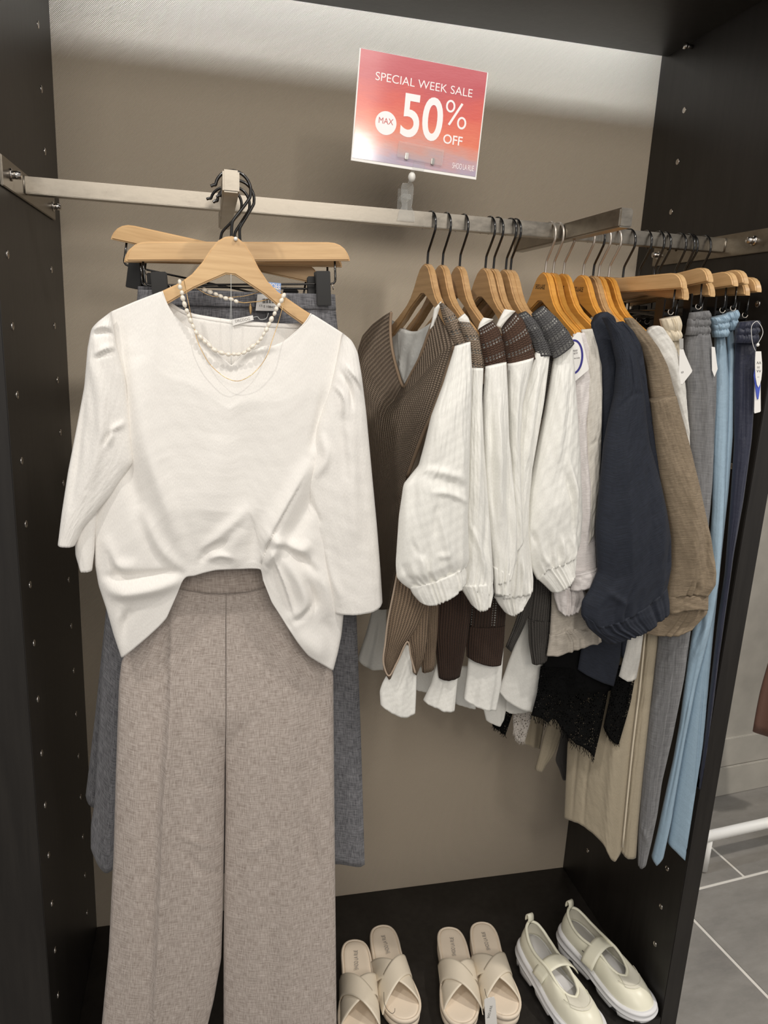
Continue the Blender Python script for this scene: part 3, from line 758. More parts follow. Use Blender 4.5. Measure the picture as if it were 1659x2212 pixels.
mesh_obj('barcode', *joined(bars), M['ink'], ct, smooth=False)
text('lettering', '17-2 10847', M['ink'], ct, tmat(Vector(un((577,662), YP(-.4281)))-ct.location, -3), .022, .003)

# ------------------------------------------------------------------ row of knit vests with white blouses on the rail
vh = shirt_hanger(M['wood2'], M['black_wire'], False, False, label='first wooden hanger from the left on the rail, holding the taupe V-neck vest', loc=(.632, YR, HZ), rot=hrot(9), group=None)
VH = ['first', 'second', 'third', 'fourth', 'fifth', 'sixth', 'seventh']
VG = ['', 'holding the second taupe vest', 'holding the first dark brown vest', 'holding the second dark brown vest', 'holding the inner grey vest', 'holding the dark grey vest', 'hidden behind the sixth except for its hook']
for k, (x, th) in enumerate([(.659, 7), (.690, 6), (.737, 8), (.752, 8), (.775, 9), (.784, 8)], 1):
    dup(vh, (x, YR, HZ), hrot(th), f'{VH[k]} black-hooked wooden hanger on the rail, {VG[k]}')

def cuff(name, mat, root, Y, L, R, n=9, h=.014, amp=.0022, nu=70, nv=16, bot=None, top=None, seed=2):
    return sheet(name, mat, root, YP(Y), L, R, top=top, bot=bot, h=h, nu=nu, nv=nv, folds=[(n, amp, .7, 0, 0), (n*2.3, amp*.4, 2.1, 0, 0)], wr=.0006, seed=seed, prof=.5)
SG = [(5, .0035, .4, .75, 1.0), (9, .0018, 1.4, .88, 1.0)]
def wblouse(label, loc): return thing('blouse', label, 'blouse', loc)
def vest(label, loc): return thing('knit_vest', label, 'vest', loc)

# 1 ---- taupe V-neck vest over its white blouse
V1 = vest('taupe ribbed V-neck knit vest at the front of the row, neckline facing out', (.634, -.31, 1.40))
VP = TP(.634, -.31, 72)
sheet('front_panel', M['knit_taupe'], V1, VP, [(845,672),(829,682),(805,700),(783,724),(774,752),(779,812),(787,872),(800,1000),(812,1150),(818,1250),(822,1316)],
      [(957,660),(970,698),(983,745),(958,830),(932,900),(915,936),(879,1030),(866,1080),(860,1150),(857,1225),(838,1316)],
      top=[(845,672),(843,690),(843,721),(846,750),(852,780),(862,812),(872,838),(886,812),(905,776),(917,745),(928,712),(941,680),(957,660)], h=.012, hv=[(0,.3),(.3,1),(1,.6)], nu=70, nv=150, sm=1, wr=.0008, uvs=1)
pxtube('neckline_band', M['knit_taupe_l'], V1, (VP[0]-VP[1]*-.004, VP[1]), [(845,674),(843,700),(844,730),(848,760),(858,800),(872,836),(888,808),(907,772),(919,740),(931,706),(943,676),(955,660)], .0028, 8)
pxtube('armhole_band', M['knit_taupe_l'], V1, (VP[0]+VP[1]*.004, VP[1]), [(981,748),(957,832),(931,902),(914,938),(880,1030)], .0035, 8)
sheet('shoulder', M['knit_taupe_h'], V1, YP(-0.462), [(950,657),(958,690),(970,720),(983,748)], [(956,654),(980,676),(1003,712),(1017,740)], h=.012, hv=[(0,.5),(.4,1),(1,.8)], nu=26, nv=40, uvs=1, wr=.0004)
sheet('side_panel', M['knit_taupe_l'], V1, YP(-0.485), [(858,1225),(848,1280),(838,1330),(832,1390),(826,1420),(829,1450)], [(935,1225),(925,1300),(905,1350),(890,1372),(874,1392),(845,1462)], bot=[(829,1450),(838,1464),(845,1462)], h=.009, nu=34, nv=50, wr=.0008)
sheet('back_hem', M['knit_taupe_l'], V1, YP(-0.479), [(872,1300),(876,1380),(884,1400),(892,1452)], [(930,1300),(924,1380),(916,1420),(900,1457)], h=.006, nu=20, nv=30)
pxtube('side_seam', M['knit_taupe'], V1, YP(-0.496), [(862,1220),(850,1280),(838,1340),(832,1390),(828,1430),(840,1460),(858,1430),(880,1386),(888,1420),(897,1454)], .0015, 6)
W1 = wblouse('white poplin blouse inside the taupe V-neck vest, puffed sleeve nearest the camera', (.64, -.40, 1.35))
sheet('inner_front', M['inner'], W1, TP(.652,-.285,72), [(844,690),(840,740),(848,800),(866,850)], [(940,690),(934,740),(905,800),(880,850)], top=[(844,690),(862,706),(885,716),(905,716),(926,704),(940,690)], h=.004, nu=24, nv=24, wr=.003, folds=[(3,.004,1,0,.4)])
sheet('collar_edge', M['poplin'], W1, YP(-0.433), [(938,667),(934,690),(928,712)], [(954,650),(948,672),(938,700)], h=.003, nu=10, nv=14)
S1c = [([(905,1010),(945,1013),(1000,1030)], 8, 0.0037), ([(906,1028),(950,1034),(1004,1052)], 9, -0.0025), ([(915,1055),(960,1058),(1010,1082)], 6, 0.0043), ([(930,1150),(930,1105),(935,1080)], 7, -0.0037), ([(940,1105),(950,1150),(965,1210)], 7, 0.0037), ([(898,990),(888,1060),(884,1150)], 10, -0.0037), ([(872,1050),(868,1120),(862,1190)], 8, 0.0037),
       ([(885,1165),(900,1190),(910,1180)], 6, -0.0037), ([(893,1170),(905,1210),(912,1240)], 6, 0.0037), ([(865,1210),(880,1240),(905,1250)], 7, -0.0037), ([(930,1190),(950,1190),(965,1186)], 6, 0.0025), ([(990,900),(992,1000),(998,1150)], 13, 0.0037), ([(945,900),(938,960),(925,1000)], 15, 0.0031)]
sheet('sleeve', M['poplin'], W1, YP(-0.533), [(983,748),(958,830),(932,900),(918,960),(905,1008),(885,1032),(872,1048),(862,1117),(855,1218),(857,1248),(870,1262),(887,1273)],
      [(1016,738),(1019,797),(1017,872),(1014,960),(1013,1045),(1010,1117),(1014,1207),(1008,1225),(1002,1222)], bot=[(887,1273),(900,1262),(912,1257),(945,1244),(975,1232),(1002,1222)], h=.024, hv=[(0,.3),(.25,.8),(.7,1.15),(.92,1.1),(1,.7)], nu=60, nv=110, cr=S1c, folds=SG, wr=.002, seed=11, sm=1)
cuff('cuff', M['poplin'], W1, -0.535, [(884,1268),(892,1284),(905,1299)], [(1003,1220),(1008,1238),(1006,1256)], n=10, h=.020, top=[(884,1268),(912,1255),(945,1243),(975,1231),(1003,1220)], bot=[(905,1299),(920,1302),(940,1297),(965,1285),(985,1272),(1006,1256)])
sheet('hem', M['poplin'], W1, YP(-0.475), [(868,1392),(846,1440),(826,1475),(820,1493),(822,1522)], [(896,1392),(900,1450),(899,1500),(897,1541)], bot=[(822,1522),(847,1540),(879,1549),(897,1541)], h=.006, nu=36, nv=40, folds=[(2,.003,.2,0,.6)], wr=.0012)
sheet('back_hem', M['poplin'], W1, YP(-.20), [(806,1310),(790,1370),(772,1424)], [(835,1310),(834,1380),(832,1448)], bot=[(772,1424),(785,1438),(805,1446),(832,1448)], h=.004, nu=20, nv=24, folds=[(2,.003,.2,0,.6)])
sheet('back_tail', M['poplin'], W1, YP(-.36), [(896,1440),(898,1490)], [(940,1440),(936,1498)], h=.003, nu=14, nv=14)

CAPS = []
def cap(mat, root, Y, poly_l, poly_r, h=.013, uvs=1.0):
    CAPS.append([root, mat, Y, poly_l, poly_r, h])
    return sheet('shoulder', mat, root, YP(Y), poly_l, poly_r, h=h, hv=[(0,.5),(.4,1),(1,.7)], nu=24, nv=44, uvs=uvs, wr=.0005)
# 2 ---- second taupe vest
V2 = vest('second taupe knit vest, only its open-work shoulder shows behind the first', (.66, -.40, 1.40))
cap(M['knit_taupe_h'], V2, -0.475, [(990,694),(1005,735),(1016,775),(1019,800)], [(1015,697),(1033,722),(1043,756),(1048,806)])
sheet('body', M['knit_taupe_l'], V2, YP(-0.461), [(960,820),(930,1000),(905,1250),(908,1400),(912,1452)], [(1000,820),(985,1000),(950,1250),(944,1380),(938,1443)], h=.008, nu=24, nv=60)
W2 = wblouse('white blouse under the second taupe vest, narrow sleeve right of the front puffed sleeve', (.67, -.42, 1.3))
sheet('collar_edge', M['poplin'], W2, YP(-0.433), [(988,690),(992,705),(1000,720)], [(1004,677),(1012,686),(1017,700)], h=.004, nu=10, nv=12)
sheet('sleeve', M['poplin'], W2, YP(-0.521), [(1017,795),(1014,872),(1008,1000),(1004,1117),(1004,1200),(998,1240),(990,1265)], [(1044,795),(1041,860),(1044,950),(1052,1060),(1061,1180),(1066,1250),(1062,1284)], h=.016, hv=[(0,.4),(.5,1),(1,.8)], nu=34, nv=90,
      cr=[([(1030,880),(1028,1000),(1022,1120)], 6, .005), ([(1040,960),(1046,1080),(1040,1200)], 5, -.005), ([(1010,1130),(1030,1180),(1042,1240)], 5, .006)], folds=SG, wr=.0018, seed=12, sm=1)
cuff('cuff', M['poplin'], W2, -0.523, [(990,1262),(1003,1282),(1018,1306)], [(1064,1256),(1066,1280),(1060,1304)], n=6, h=.013, nu=44, bot=[(1018,1306),(1032,1316),(1048,1312),(1060,1304)])
CAPS[-1][0] = W2
# 3 ---- dark brown vest
V3 = vest('first dark brown knit vest, shoulder between the taupe vest and its darker twin', (.69, -.41, 1.40))
cap(M['knit_brown_h'], V3, -0.485, [(1034,712),(1038,745),(1045,775),(1050,800)], [(1064,694),(1078,710),(1090,742),(1097,783)])
sheet('body', M['knit_brown'], V3, YP(-0.453), [(1000,830),(965,1000),(945,1200),(941,1298),(937,1370),(948,1464)], [(1050,830),(1040,1000),(1022,1200),(1019,1320),(1006,1400),(994,1459)], bot=[(948,1464),(965,1466),(994,1459)], h=.010, nu=30, nv=70)
W3 = wblouse('white blouse under the first dark brown vest, third sleeve from the left in the row', (.70, -.44, 1.3))
sheet('collar_edge', M['poplin'], W3, YP(-0.443), [(1032,712),(1036,698),(1044,686)], [(1042,716),(1054,702),(1066,690)], h=.004, nu=10, nv=12)
sheet('sleeve', M['poplin'], W3, YP(-0.509), [(1049,792),(1044,860),(1042,950),(1044,1060),(1054,1150),(1062,1210),(1066,1262)], [(1094,782),(1097,860),(1099,950),(1108,1040),(1116,1150),(1117,1205),(1104,1246)], h=.018, hv=[(0,.4),(.4,1),(1,.7)], nu=44, nv=90,
      cr=[([(1072,850),(1070,980),(1074,1120)], 8, .008), ([(1058,860),(1056,980),(1062,1120)], 5, -.006), ([(1090,930),(1092,1080),(1098,1190)], 6, -.006), ([(1104,1030),(1108,1120),(1108,1200)], 5, .005)], folds=[(4,.003,.4,.8,1)], wr=.0016, seed=13, sm=1)
cuff('cuff', M['poplin'], W3, -0.511, [(1064,1222),(1066,1250),(1068,1282)], [(1104,1240),(1103,1262),(1102,1284)], n=3, h=.010, nu=30, amp=.0035)
sheet('hem', M['poplin'], W3, YP(-0.443), [(945,1430),(930,1478),(914,1512)], [(992,1430),(986,1490),(982,1536)], bot=[(914,1512),(927,1521),(955,1534),(982,1536)], h=.006, nu=30, nv=30, folds=[(1.5,.003,.2,0,.6)])
sheet('back_hem', M['poplin'], W3, YP(-.33), [(980,1440),(984,1520)], [(1026,1440),(1028,1532)], h=.004, nu=14, nv=20)
CAPS[-1][0] = W3
# 4 ---- dark brown vest with open columns
V4 = vest('second dark brown knit vest with two open-work columns above its ribbed hem', (.74, -.41, 1.40))
cap(M['knit_brown_h'], V4, -0.492, [(1083,712),(1088,740),(1093,765),(1098,790)], [(1114,674),(1130,690),(1148,735),(1157,775)], h=.015)
sheet('body', M['knit_brown_c'], V4, YP(-0.445), [(1060,820),(1040,1000),(1022,1200),(1015,1310),(1010,1360)], [(1100,820),(1098,1000),(1096,1200),(1094,1310),(1090,1358)], h=.010, nu=30, nv=60)
sheet('ribbed_hem', M['knit_brown'], V4, YP(-0.445), [(1010,1352),(1007,1390),(1008,1418)], [(1091,1350),(1088,1400),(1083,1435)], bot=[(1008,1418),(1025,1426),(1045,1432),(1065,1435),(1083,1435)], h=.0115, nu=34, nv=24)
W4 = wblouse('white blouse under the second dark brown vest, sleeve slanting left of the grey vests', (.75, -.44, 1.3))
sheet('body', M['poplin'], W4, YP(-.445), [(1066,900),(1044,1050),(1026,1200),(1020,1310),(1014,1385)], [(1096,900),(1094,1050),(1092,1200),(1089,1310),(1084,1400)], h=.0055, nu=14, nv=24, wr=0)
sheet('collar_edge', M['poplin'], W4, YP(-0.443), [(1072,704),(1080,686),(1090,668)], [(1084,712),(1096,692),(1114,672)], h=.004, nu=10, nv=12)
sheet('sleeve', M['poplin'], W4, YP(-0.497), [(1098,786),(1095,860),(1096,950),(1100,1040),(1103,1120),(1100,1200)], [(1152,772),(1140,820),(1128,870),(1122,950),(1124,1060),(1130,1160)], h=.015, nu=34, nv=80, cr=[([(1115,800),(1108,900),(1108,1010)], 6, .005), ([(1130,800),(1118,880),(1114,960)], 5, -.005)], wr=.0016, seed=14, sm=1)
sheet('hem', M['poplin'], W4, YP(-0.435), [(1014,1400),(1008,1460),(1001,1509)], [(1088,1400),(1083,1480),(1072,1536)], bot=[(1001,1509),(1024,1523),(1048,1531),(1072,1536)], h=.007, nu=36, nv=34, folds=[(1.5,.003,2,0,.6)])
CAPS[-1][0] = W4
# 5 ---- grey vest
V5 = vest('inner grey knit vest squeezed between the dark brown and the outer grey one', (.755, -.41, 1.40))
cap(M['knit_grey_h'], V5, -0.485, [(1116,682),(1130,710),(1150,740),(1160,770)], [(1136,672),(1160,694),(1182,728),(1192,768)])
sheet('body', M['knit_grey'], V5, YP(-0.427), [(1140,830),(1130,1000),(1128,1200),(1128,1300),(1112,1350),(1093,1398)], [(1165,830),(1160,1000),(1156,1200),(1152,1290),(1136,1346),(1104,1408)], h=.006, nu=22, nv=60)
W5 = wblouse('white blouse under the inner grey vest, its cuff lowest in the middle of the row', (.76, -.43, 1.3))
sheet('sleeve', M['poplin'], W5, YP(-0.485), [(1158,758),(1142,805),(1124,870),(1112,960),(1104,1040),(1090,1160),(1078,1240),(1068,1292)], [(1187,768),(1182,810),(1174,872),(1163,930),(1148,1008),(1142,1081),(1140,1153),(1152,1250),(1151,1276)], h=.018, hv=[(0,.4),(.4,1),(1,.9)], nu=46, nv=90,
      cr=[([(1160,800),(1140,900),(1128,1000)], 8, .006), ([(1172,800),(1156,900),(1142,990)], 5, -.006), ([(1115,1180),(1122,1230),(1130,1290)], 6, .006), ([(1132,1160),(1140,1220),(1144,1270)], 5, -.005)], folds=SG, wr=.0016, seed=15, sm=1)
cuff('cuff', M['poplin'], W5, -0.487, [(1068,1288),(1076,1304),(1090,1322)], [(1151,1270),(1147,1284),(1134,1302)], n=7, h=.012, nu=46, bot=[(1090,1322),(1104,1327),(1120,1316),(1134,1302)])
sheet('hem', M['poplin'], W5, YP(-.33), [(1046,1480),(1044,1530),(1050,1556)], [(1096,1480),(1094,1530),(1090,1550)], bot=[(1050,1556),(1063,1562),(1078,1568),(1090,1550)], h=.005, nu=24, nv=24)
CAPS[-1][0] = W5
# 6 ---- dark grey vest
V6 = vest('outer dark grey knit vest with a slit ribbed hem, last vest of the row', (.78, -.41, 1.40))
cap(M['knit_grey_h'], V6, -0.490, [(1149,680),(1166,715),(1183,745),(1196,775)], [(1174,660),(1200,684),(1228,716),(1240,740)], h=.016)
sheet('front_edge', M['knit_grey'], V6, YP(-0.470), [(1184,740),(1186,790),(1178,860),(1170,905)], [(1202,738),(1198,790),(1186,860),(1178,905)], h=.004, nu=10, nv=30)
sheet('body', M['knit_grey'], V6, YP(-0.425), [(1180,850),(1165,1000),(1152,1200),(1150,1270),(1141,1340)], [(1215,850),(1205,1000),(1198,1200),(1195,1270),(1190,1346)], h=.010, nu=26, nv=60)
sheet('ribbed_hem', M['knit_grey'], V6, YP(-0.425), [(1141,1336),(1143,1390),(1150,1434)], [(1191,1340),(1188,1390),(1181,1423)], bot=[(1150,1434),(1156,1432),(1181,1423)], h=.0112, nu=28, nv=26)
W6 = wblouse('white blouse under the outer dark grey vest, big puffed sleeve beside the navy blouse', (.79, -.43, 1.3))
sheet('sleeve', M['poplin'], W6, YP(-0.479), [(1206,738),(1195,782),(1186,842),(1176,899),(1160,972),(1141,1063),(1133,1153),(1137,1195),(1146,1225),(1160,1252)],
      [(1235,726),(1240,790),(1243,842),(1247,900),(1252,972),(1254,1040),(1257,1117),(1253,1172),(1245,1194)], bot=[(1160,1252),(1172,1226),(1190,1219),(1209,1214),(1228,1204),(1245,1194)], h=.024, hv=[(0,.3),(.3,.8),(.7,1.15),(1,.8)], nu=52, nv=100,
      cr=[([(1215,985),(1232,1060),(1236,1140)], 6, .008), ([(1205,1010),(1222,1070),(1226,1150)], 5, -.006), ([(1150,1160),(1162,1195),(1178,1215)], 6, .007), ([(1140,1140),(1155,1180),(1164,1215)], 5, -.006), ([(1200,1150),(1206,1190),(1200,1214)], 5, .006), ([(1236,1060),(1240,1130),(1238,1180)], 4, -.005), ([(1210,790),(1200,900),(1188,1000)], 10, .006), ([(1222,1150),(1230,1180),(1226,1204)], 5, .005)], folds=SG, wr=.002, seed=16, sm=1)
cuff('cuff', M['poplin'], W6, -0.481, [(1160,1250),(1174,1262),(1190,1278)], [(1246,1192),(1244,1206),(1240,1226)], n=8, h=.017, nu=60, top=[(1160,1250),(1172,1224),(1190,1217),(1209,1212),(1228,1202),(1246,1192)], bot=[(1190,1278),(1204,1274),(1218,1264),(1232,1246),(1240,1226)])
sheet('hem', M['poplin'], W6, YP(-.386), [(1137,1330),(1120,1375),(1100,1425),(1077,1493)], [(1150,1330),(1164,1400),(1176,1440),(1169,1539)], bot=[(1077,1493),(1093,1512),(1122,1529),(1146,1535),(1169,1539)], h=.007, nu=40, nv=46, wr=.0014)
sheet('back_hem', M['poplin'], W6, YP(-.33), [(1092,1470),(1091,1535)], [(1150,1470),(1146,1536)], bot=[(1091,1535),(1105,1541),(1146,1536)], h=.004, nu=16, nv=20)

CAPS[-1][0] = W6
CAPS.append([W1, None, -.460, [(950,657),(958,690),(970,720),(983,748)], [(956,654),(980,676),(1003,712),(1017,740)], .011])

# ------------------------------------------------------------------ orange hangers with blouses
oh = shirt_hanger(M['orange'], M['silver'], True, True, label='orange lacquered wooden hanger with printed apex, nearest to the grey vest', loc=(.850, YR, HZ), rot=hrot(4), group=None)
OL = ['', 'second orange hanger from the left, tight against the first', 'third orange hanger from the left, holding the navy blouse', 'fourth orange hanger, behind the navy blouse shoulder',
      'fifth orange hanger, holding the khaki brown blouse', 'sixth orange hanger, rightmost, holding the off-white blouse']
for k, (x, th) in enumerate([(.865, 4), (.885, 9), (.923, 7), (.954, 8), (.974, 9)], 1): dup(oh, (x, YR, HZ), hrot(th), OL[k])
dup(vh, (.943, YR, HZ), hrot(6), 'pale wooden hanger with a black hook standing among the orange hangers')
# pale pinkish white blouse
G1 = thing('blouse', 'pale pinkish white blouse with a round tag, behind the last puffed white sleeve', 'blouse', (.85, -.43, 1.35))
sheet('sleeve', M['lilac'], G1, YP(-.464), [(1238,722),(1240,790),(1240,900),(1236,1000),(1230,1100),(1226,1190),(1222,1245)], [(1262,718),(1276,752),(1284,790),(1276,850),(1266,910),(1270,1000),(1281,1074),(1286,1153),(1290,1233)], h=.009, hv=[(0,.5),(.4,1),(1,.8)], nu=30, nv=90, cr=[([(1262,960),(1268,1060),(1264,1180)], 6, .004)], wr=.0016, seed=21)
sheet('cuff', M['lilac'], G1, YP(-.4705), [(1222,1240),(1236,1258),(1232,1275)], [(1290,1226),(1291,1245),(1290,1262)], h=.012, nu=24, nv=12, cr=[([(1240,1244),(1265,1236),(1290,1230)], 2.2, -.002)])
sheet('far_cuff', M['lilac'], G1, YP(-.456), [(1194,1268),(1197,1290),(1206,1318)], [(1258,1262),(1268,1285),(1252,1316)], bot=[(1206,1318),(1218,1328),(1234,1324),(1252,1316)], h=.009, nu=40, nv=20, folds=[(5,.003,.5,0,0)], wr=.0015)
# greige blouse
G0 = thing('blouse', 'greige blouse with elastic hem, tucked between the pinkish white and navy blouses', 'blouse', (.866, -.43, 1.35))
sheet('sleeve', M['oat'], G0, YP(-.462), [(1256,712),(1262,760),(1264,850),(1262,950),(1258,1100),(1250,1200)], [(1279,710),(1290,750),(1299,787),(1299,860),(1298,945),(1294,1060),(1284,1140)], h=.013, hv=[(0,.4),(.3,1),(1,.8)], nu=30, nv=80, cr=[([(1266,962),(1282,950),(1298,944)], 2.0, -.003), ([(1286,730),(1289,840),(1290,940)], 3, .003)], wr=.0016, seed=22)
sheet('body', M['greige'], G0, YP(-.440), [(1192,1260),(1191,1320),(1186,1390)], [(1290,1260),(1292,1320),(1296,1358)], bot=[(1186,1390),(1220,1366),(1260,1352),(1296,1358)], h=.012, nu=40, nv=30, folds=[(3,.003,.5,.2,1)])
sheet('elastic_hem', M['greige'], G0, YP(-.442), [(1187,1372),(1184,1395),(1181,1417)], [(1262,1346),(1296,1360),(1300,1386)], top=[(1187,1372),(1215,1360),(1262,1346)], bot=[(1181,1417),(1205,1412),(1236,1400),(1268,1390),(1300,1386)], h=.012, nu=60, nv=16, folds=[(6,.0025,.4,0,0)])
t1 = thing('swing_tag', 'white swing tag with a dark blue oval ring on the pinkish white blouse', 'tag', un((1252,770), YP(-.476)))
TG = TP(un((1252,770), YP(-.476))[0], -.476, 10)
pxsheet_card('card', M['card'], t1, TG, [(1243,722),(1247,718),(1254,718),(1272,797),(1270,800),(1243,823),(1226,800),(1228,740)], .0004)
def px_ring(name, mat, root, pl, c, rx, ry, wpx, rot=0, d=.0008):
    V = []; n = 48; cr_, sr_ = math.cos(rot), math.sin(rot)
    for k in range(n):
        a = 2*PI*k/n
        for q in (1, 0):
            x, y = (rx-q*wpx)*math.cos(a), (ry-q*wpx)*math.sin(a); V.append(un((c[0]+x*cr_-y*sr_, c[1]+x*sr_+y*cr_, d), pl))
    F = [(2*k, 2*k+1, (2*k+3) % (2*n), (2*k+2) % (2*n)) for k in range(n)]
    return mesh_obj(name, V, F, mat, root, smooth=False)
px_ring('oval_ring', M['navy_ink'], t1, TG, (1239,771), 21, 38, 4.5, .06)
def px_text(name, body, mat, root, pl, c, w, h, roll=0, bold=0.0, d=.0007):
    a = math.atan2(-pl[1][0], -pl[1][1])            # turn about z
    p = un((c[0], c[1], d), pl)
    T = Matrix.Translation(Vector(p)-root.location) @ Matrix.Rotation(-a, 4, 'Z') @ Matrix.Rotation(math.radians(-roll), 4, 'Y') @ FRONT
    return text(name, body, mat, root, T, w, h, bold)
for c, b_, w_ in (((1240,758), 'DURNY', .012), ((1241,764), 'ENJOY', .011), ((1243,774), 'Service Loop', .014)):
    px_text('lettering', b_, M['ink'], t1, TG, c, w_, .0032, 10)

# navy blouses
N1 = thing('blouse', 'navy crepe blouse with a wide gathered cuff, front one of the two navy blouses', 'blouse', (.89, -.43, 1.35))
sheet('body', M['navy'], N1, YP(-.462), [(1277,700),(1283,743),(1298,800),(1298,900),(1295,1000),(1288,1120),(1291,1234),(1278,1300)], [(1330,694),(1344,745),(1350,800),(1350,900),(1350,1000),(1345,1120),(1345,1234),(1340,1300)], top=[(1277,700),(1290,680),(1306,673),(1320,682),(1330,694)], h=.016, hv=[(0,.5),(.3,1),(1,1)], nu=36, nv=80, wr=.0012, cr=[([(1303,690),(1330,730),(1341,760),(1346,800),(1355,846)], 2, -.003)])
sheet('sleeve', M['navy'], N1, YP(-.494), [(1304,688),(1322,730),(1335,790),(1330,850),(1318,900),(1306,960),(1296,1060),(1288,1141),(1292,1234),(1274,1275),(1257,1300),(1255,1328),(1262,1340)],
      [(1310,684),(1345,705),(1368,745),(1376,790),(1388,848),(1394,900),(1402,960),(1425,1040),(1438,1100),(1448,1161),(1450,1222),(1443,1262),(1440,1272)], bot=[(1262,1340),(1290,1352),(1330,1340),(1380,1310),(1420,1285),(1440,1272)], h=.026, hv=[(0,.3),(.2,.7),(.7,1.1),(1,.7)], nu=60, nv=120,
      cr=[([(1318,898),(1335,872),(1357,849),(1388,848)], 2.2, -.003), ([(1350,760),(1354,810),(1358,848)], 2, -.003), ([(1340,960),(1342,1100),(1348,1240)], 10, .005), ([(1380,950),(1390,1100),(1382,1250)], 8, -.004), ([(1410,1020),(1420,1130),(1412,1240)], 10, .005), ([(1425,1240),(1436,1210),(1440,1170)], 5, -.005), ([(1300,1270),(1330,1290),(1345,1300)], 6, .004)], folds=[(6,.003,.4,.8,1)], wr=.0016, seed=23, sm=1)
sheet('cuff', M['navy'], N1, YP(-.496), [(1258,1326),(1270,1356),(1312,1391)], [(1441,1266),(1446,1300),(1446,1324)], top=[(1258,1326),(1290,1348),(1330,1336),(1380,1308),(1441,1266)], bot=[(1312,1391),(1330,1384),(1352,1374),(1386,1360),(1415,1338),(1446,1324)], h=.016, nu=90, nv=18, folds=[(9,.0028,.9,0,0),(17,.001,.3,0,0)], wr=.0008)
sheet('hem', M['navy'], N1, YP(-.416), [(1262,1330),(1256,1400),(1248,1446)], [(1346,1340),(1340,1425),(1326,1482)], bot=[(1248,1446),(1265,1456),(1290,1468),(1326,1482)], h=.008, nu=30, nv=30)
N2 = thing('blouse', 'navy crepe blouse behind the front navy one, mostly hidden, shoulder showing', 'blouse', (.925, -.42, 1.35))
sheet('sleeve', M['navy'], N2, YP(-.466), [(1328,698),(1342,740),(1352,790),(1366,860),(1376,940),(1390,1040),(1400,1140)], [(1346,694),(1366,712),(1386,748),(1390,790),(1396,850),(1410,930),(1426,1010),(1442,1110)], h=.016, hv=[(0,.4),(.3,1),(1,1)], nu=30, nv=70, cr=[([(1385,740),(1380,770),(1374,780)], 4, -.004), ([(1390,900),(1404,915),(1414,935)], 2, -.003)], wr=.0014, seed=24)
sheet('body', M['navy'], N2, YP(-.412), [(1340,1300),(1342,1420)], [(1375,1300),(1362,1420)], h=.006, nu=12, nv=20)
# khaki brown blouse
K1 = thing('blouse', 'khaki brown crepe blouse with a balloon sleeve and open cuff, right of the navy', 'blouse', (.955, -.42, 1.35))
sheet('shoulder', M['brown'], K1, YP(-.462), [(1348,688),(1362,720),(1384,752),(1398,790),(1402,830),(1408,870)], [(1368,688),(1391,712),(1420,750),(1440,790),(1456,850),(1460,866)], top=[(1348,688),(1358,686),(1368,688)], h=.014, hv=[(0,.4),(.3,1),(1,1)], nu=30, nv=50, cr=[([(1356,708),(1366,705),(1376,710)], 1.6, -.002)], wr=.0012)
sheet('sleeve', M['brown'], K1, YP(-.478), [(1406,866),(1412,939),(1422,1030),(1434,1100),(1444,1161),(1446,1222),(1442,1262),(1440,1292)], [(1458,854),(1470,900),(1484,950),(1508,1050),(1531,1161),(1545,1235),(1545,1262),(1530,1286)], top=[(1406,866),(1428,856),(1458,854)], bot=[(1440,1292),(1460,1284),(1490,1280),(1530,1286)], h=.026, hv=[(0,.7),(.7,1.1),(1,.6)], nu=50, nv=100, cr=[([(1408,872),(1426,858),(1456,854)], 2.5, -.003), ([(1470,1000),(1480,1120),(1476,1250)], 10, .005), ([(1500,1120),(1512,1200),(1506,1262)], 8, -.005), ([(1530,1200),(1528,1245),(1515,1278)], 6, .005), ([(1490,1250),(1496,1268),(1490,1280)], 4, -.004)], folds=[(5,.003,.4,.85,1)], wr=.0016, seed=25, sm=1)
sheet('cuff', M['brown'], K1, YP(-.480), [(1442,1288),(1440,1310),(1444,1326)], [(1530,1278),(1530,1298),(1529,1318)], bot=[(1444,1326),(1470,1316),(1500,1312),(1529,1318)], h=.012, nu=40, nv=12, folds=[(2,.001,.2,0,0)])
sheet('cuff_inside', M['brown'], K1, YP(-.466), [(1444,1310),(1420,1340),(1393,1368)], [(1529,1312),(1528,1326),(1507,1348)], bot=[(1393,1368),(1420,1372),(1458,1373),(1485,1362),(1507,1348)], h=.006, nu=50, nv=20, folds=[(5,.002,.4,0,0)])
O1 = thing('blouse', 'off-white melange blouse on the rightmost orange hanger, beside the cream trousers', 'blouse', (.975, -.41, 1.35))
sheet('sleeve', M['offwhite'], O1, YP(-.455), [(1397,718),(1412,745),(1430,790),(1450,850),(1462,900),(1474,960),(1484,1020)], [(1434,712),(1454,742),(1470,785),(1478,840),(1482,892),(1485,930),(1488,1010)], top=[(1397,718),(1404,708),(1416,703),(1428,707),(1434,712)], h=.014, hv=[(0,.5),(.3,1),(1,.7)], nu=36, nv=70, cr=[([(1409,742),(1420,728),(1437,722)], 2, -.003), ([(1440,760),(1452,820),(1462,880)], 6, .004)], wr=.0014, seed=26)
sheet('hem', M['offwhite'], O1, YP(-.418), [(1361,1350),(1351,1406),(1337,1461)], [(1392,1350),(1383,1422),(1375,1464)], bot=[(1337,1461),(1353,1470),(1375,1464)], h=.007, nu=20, nv=30)

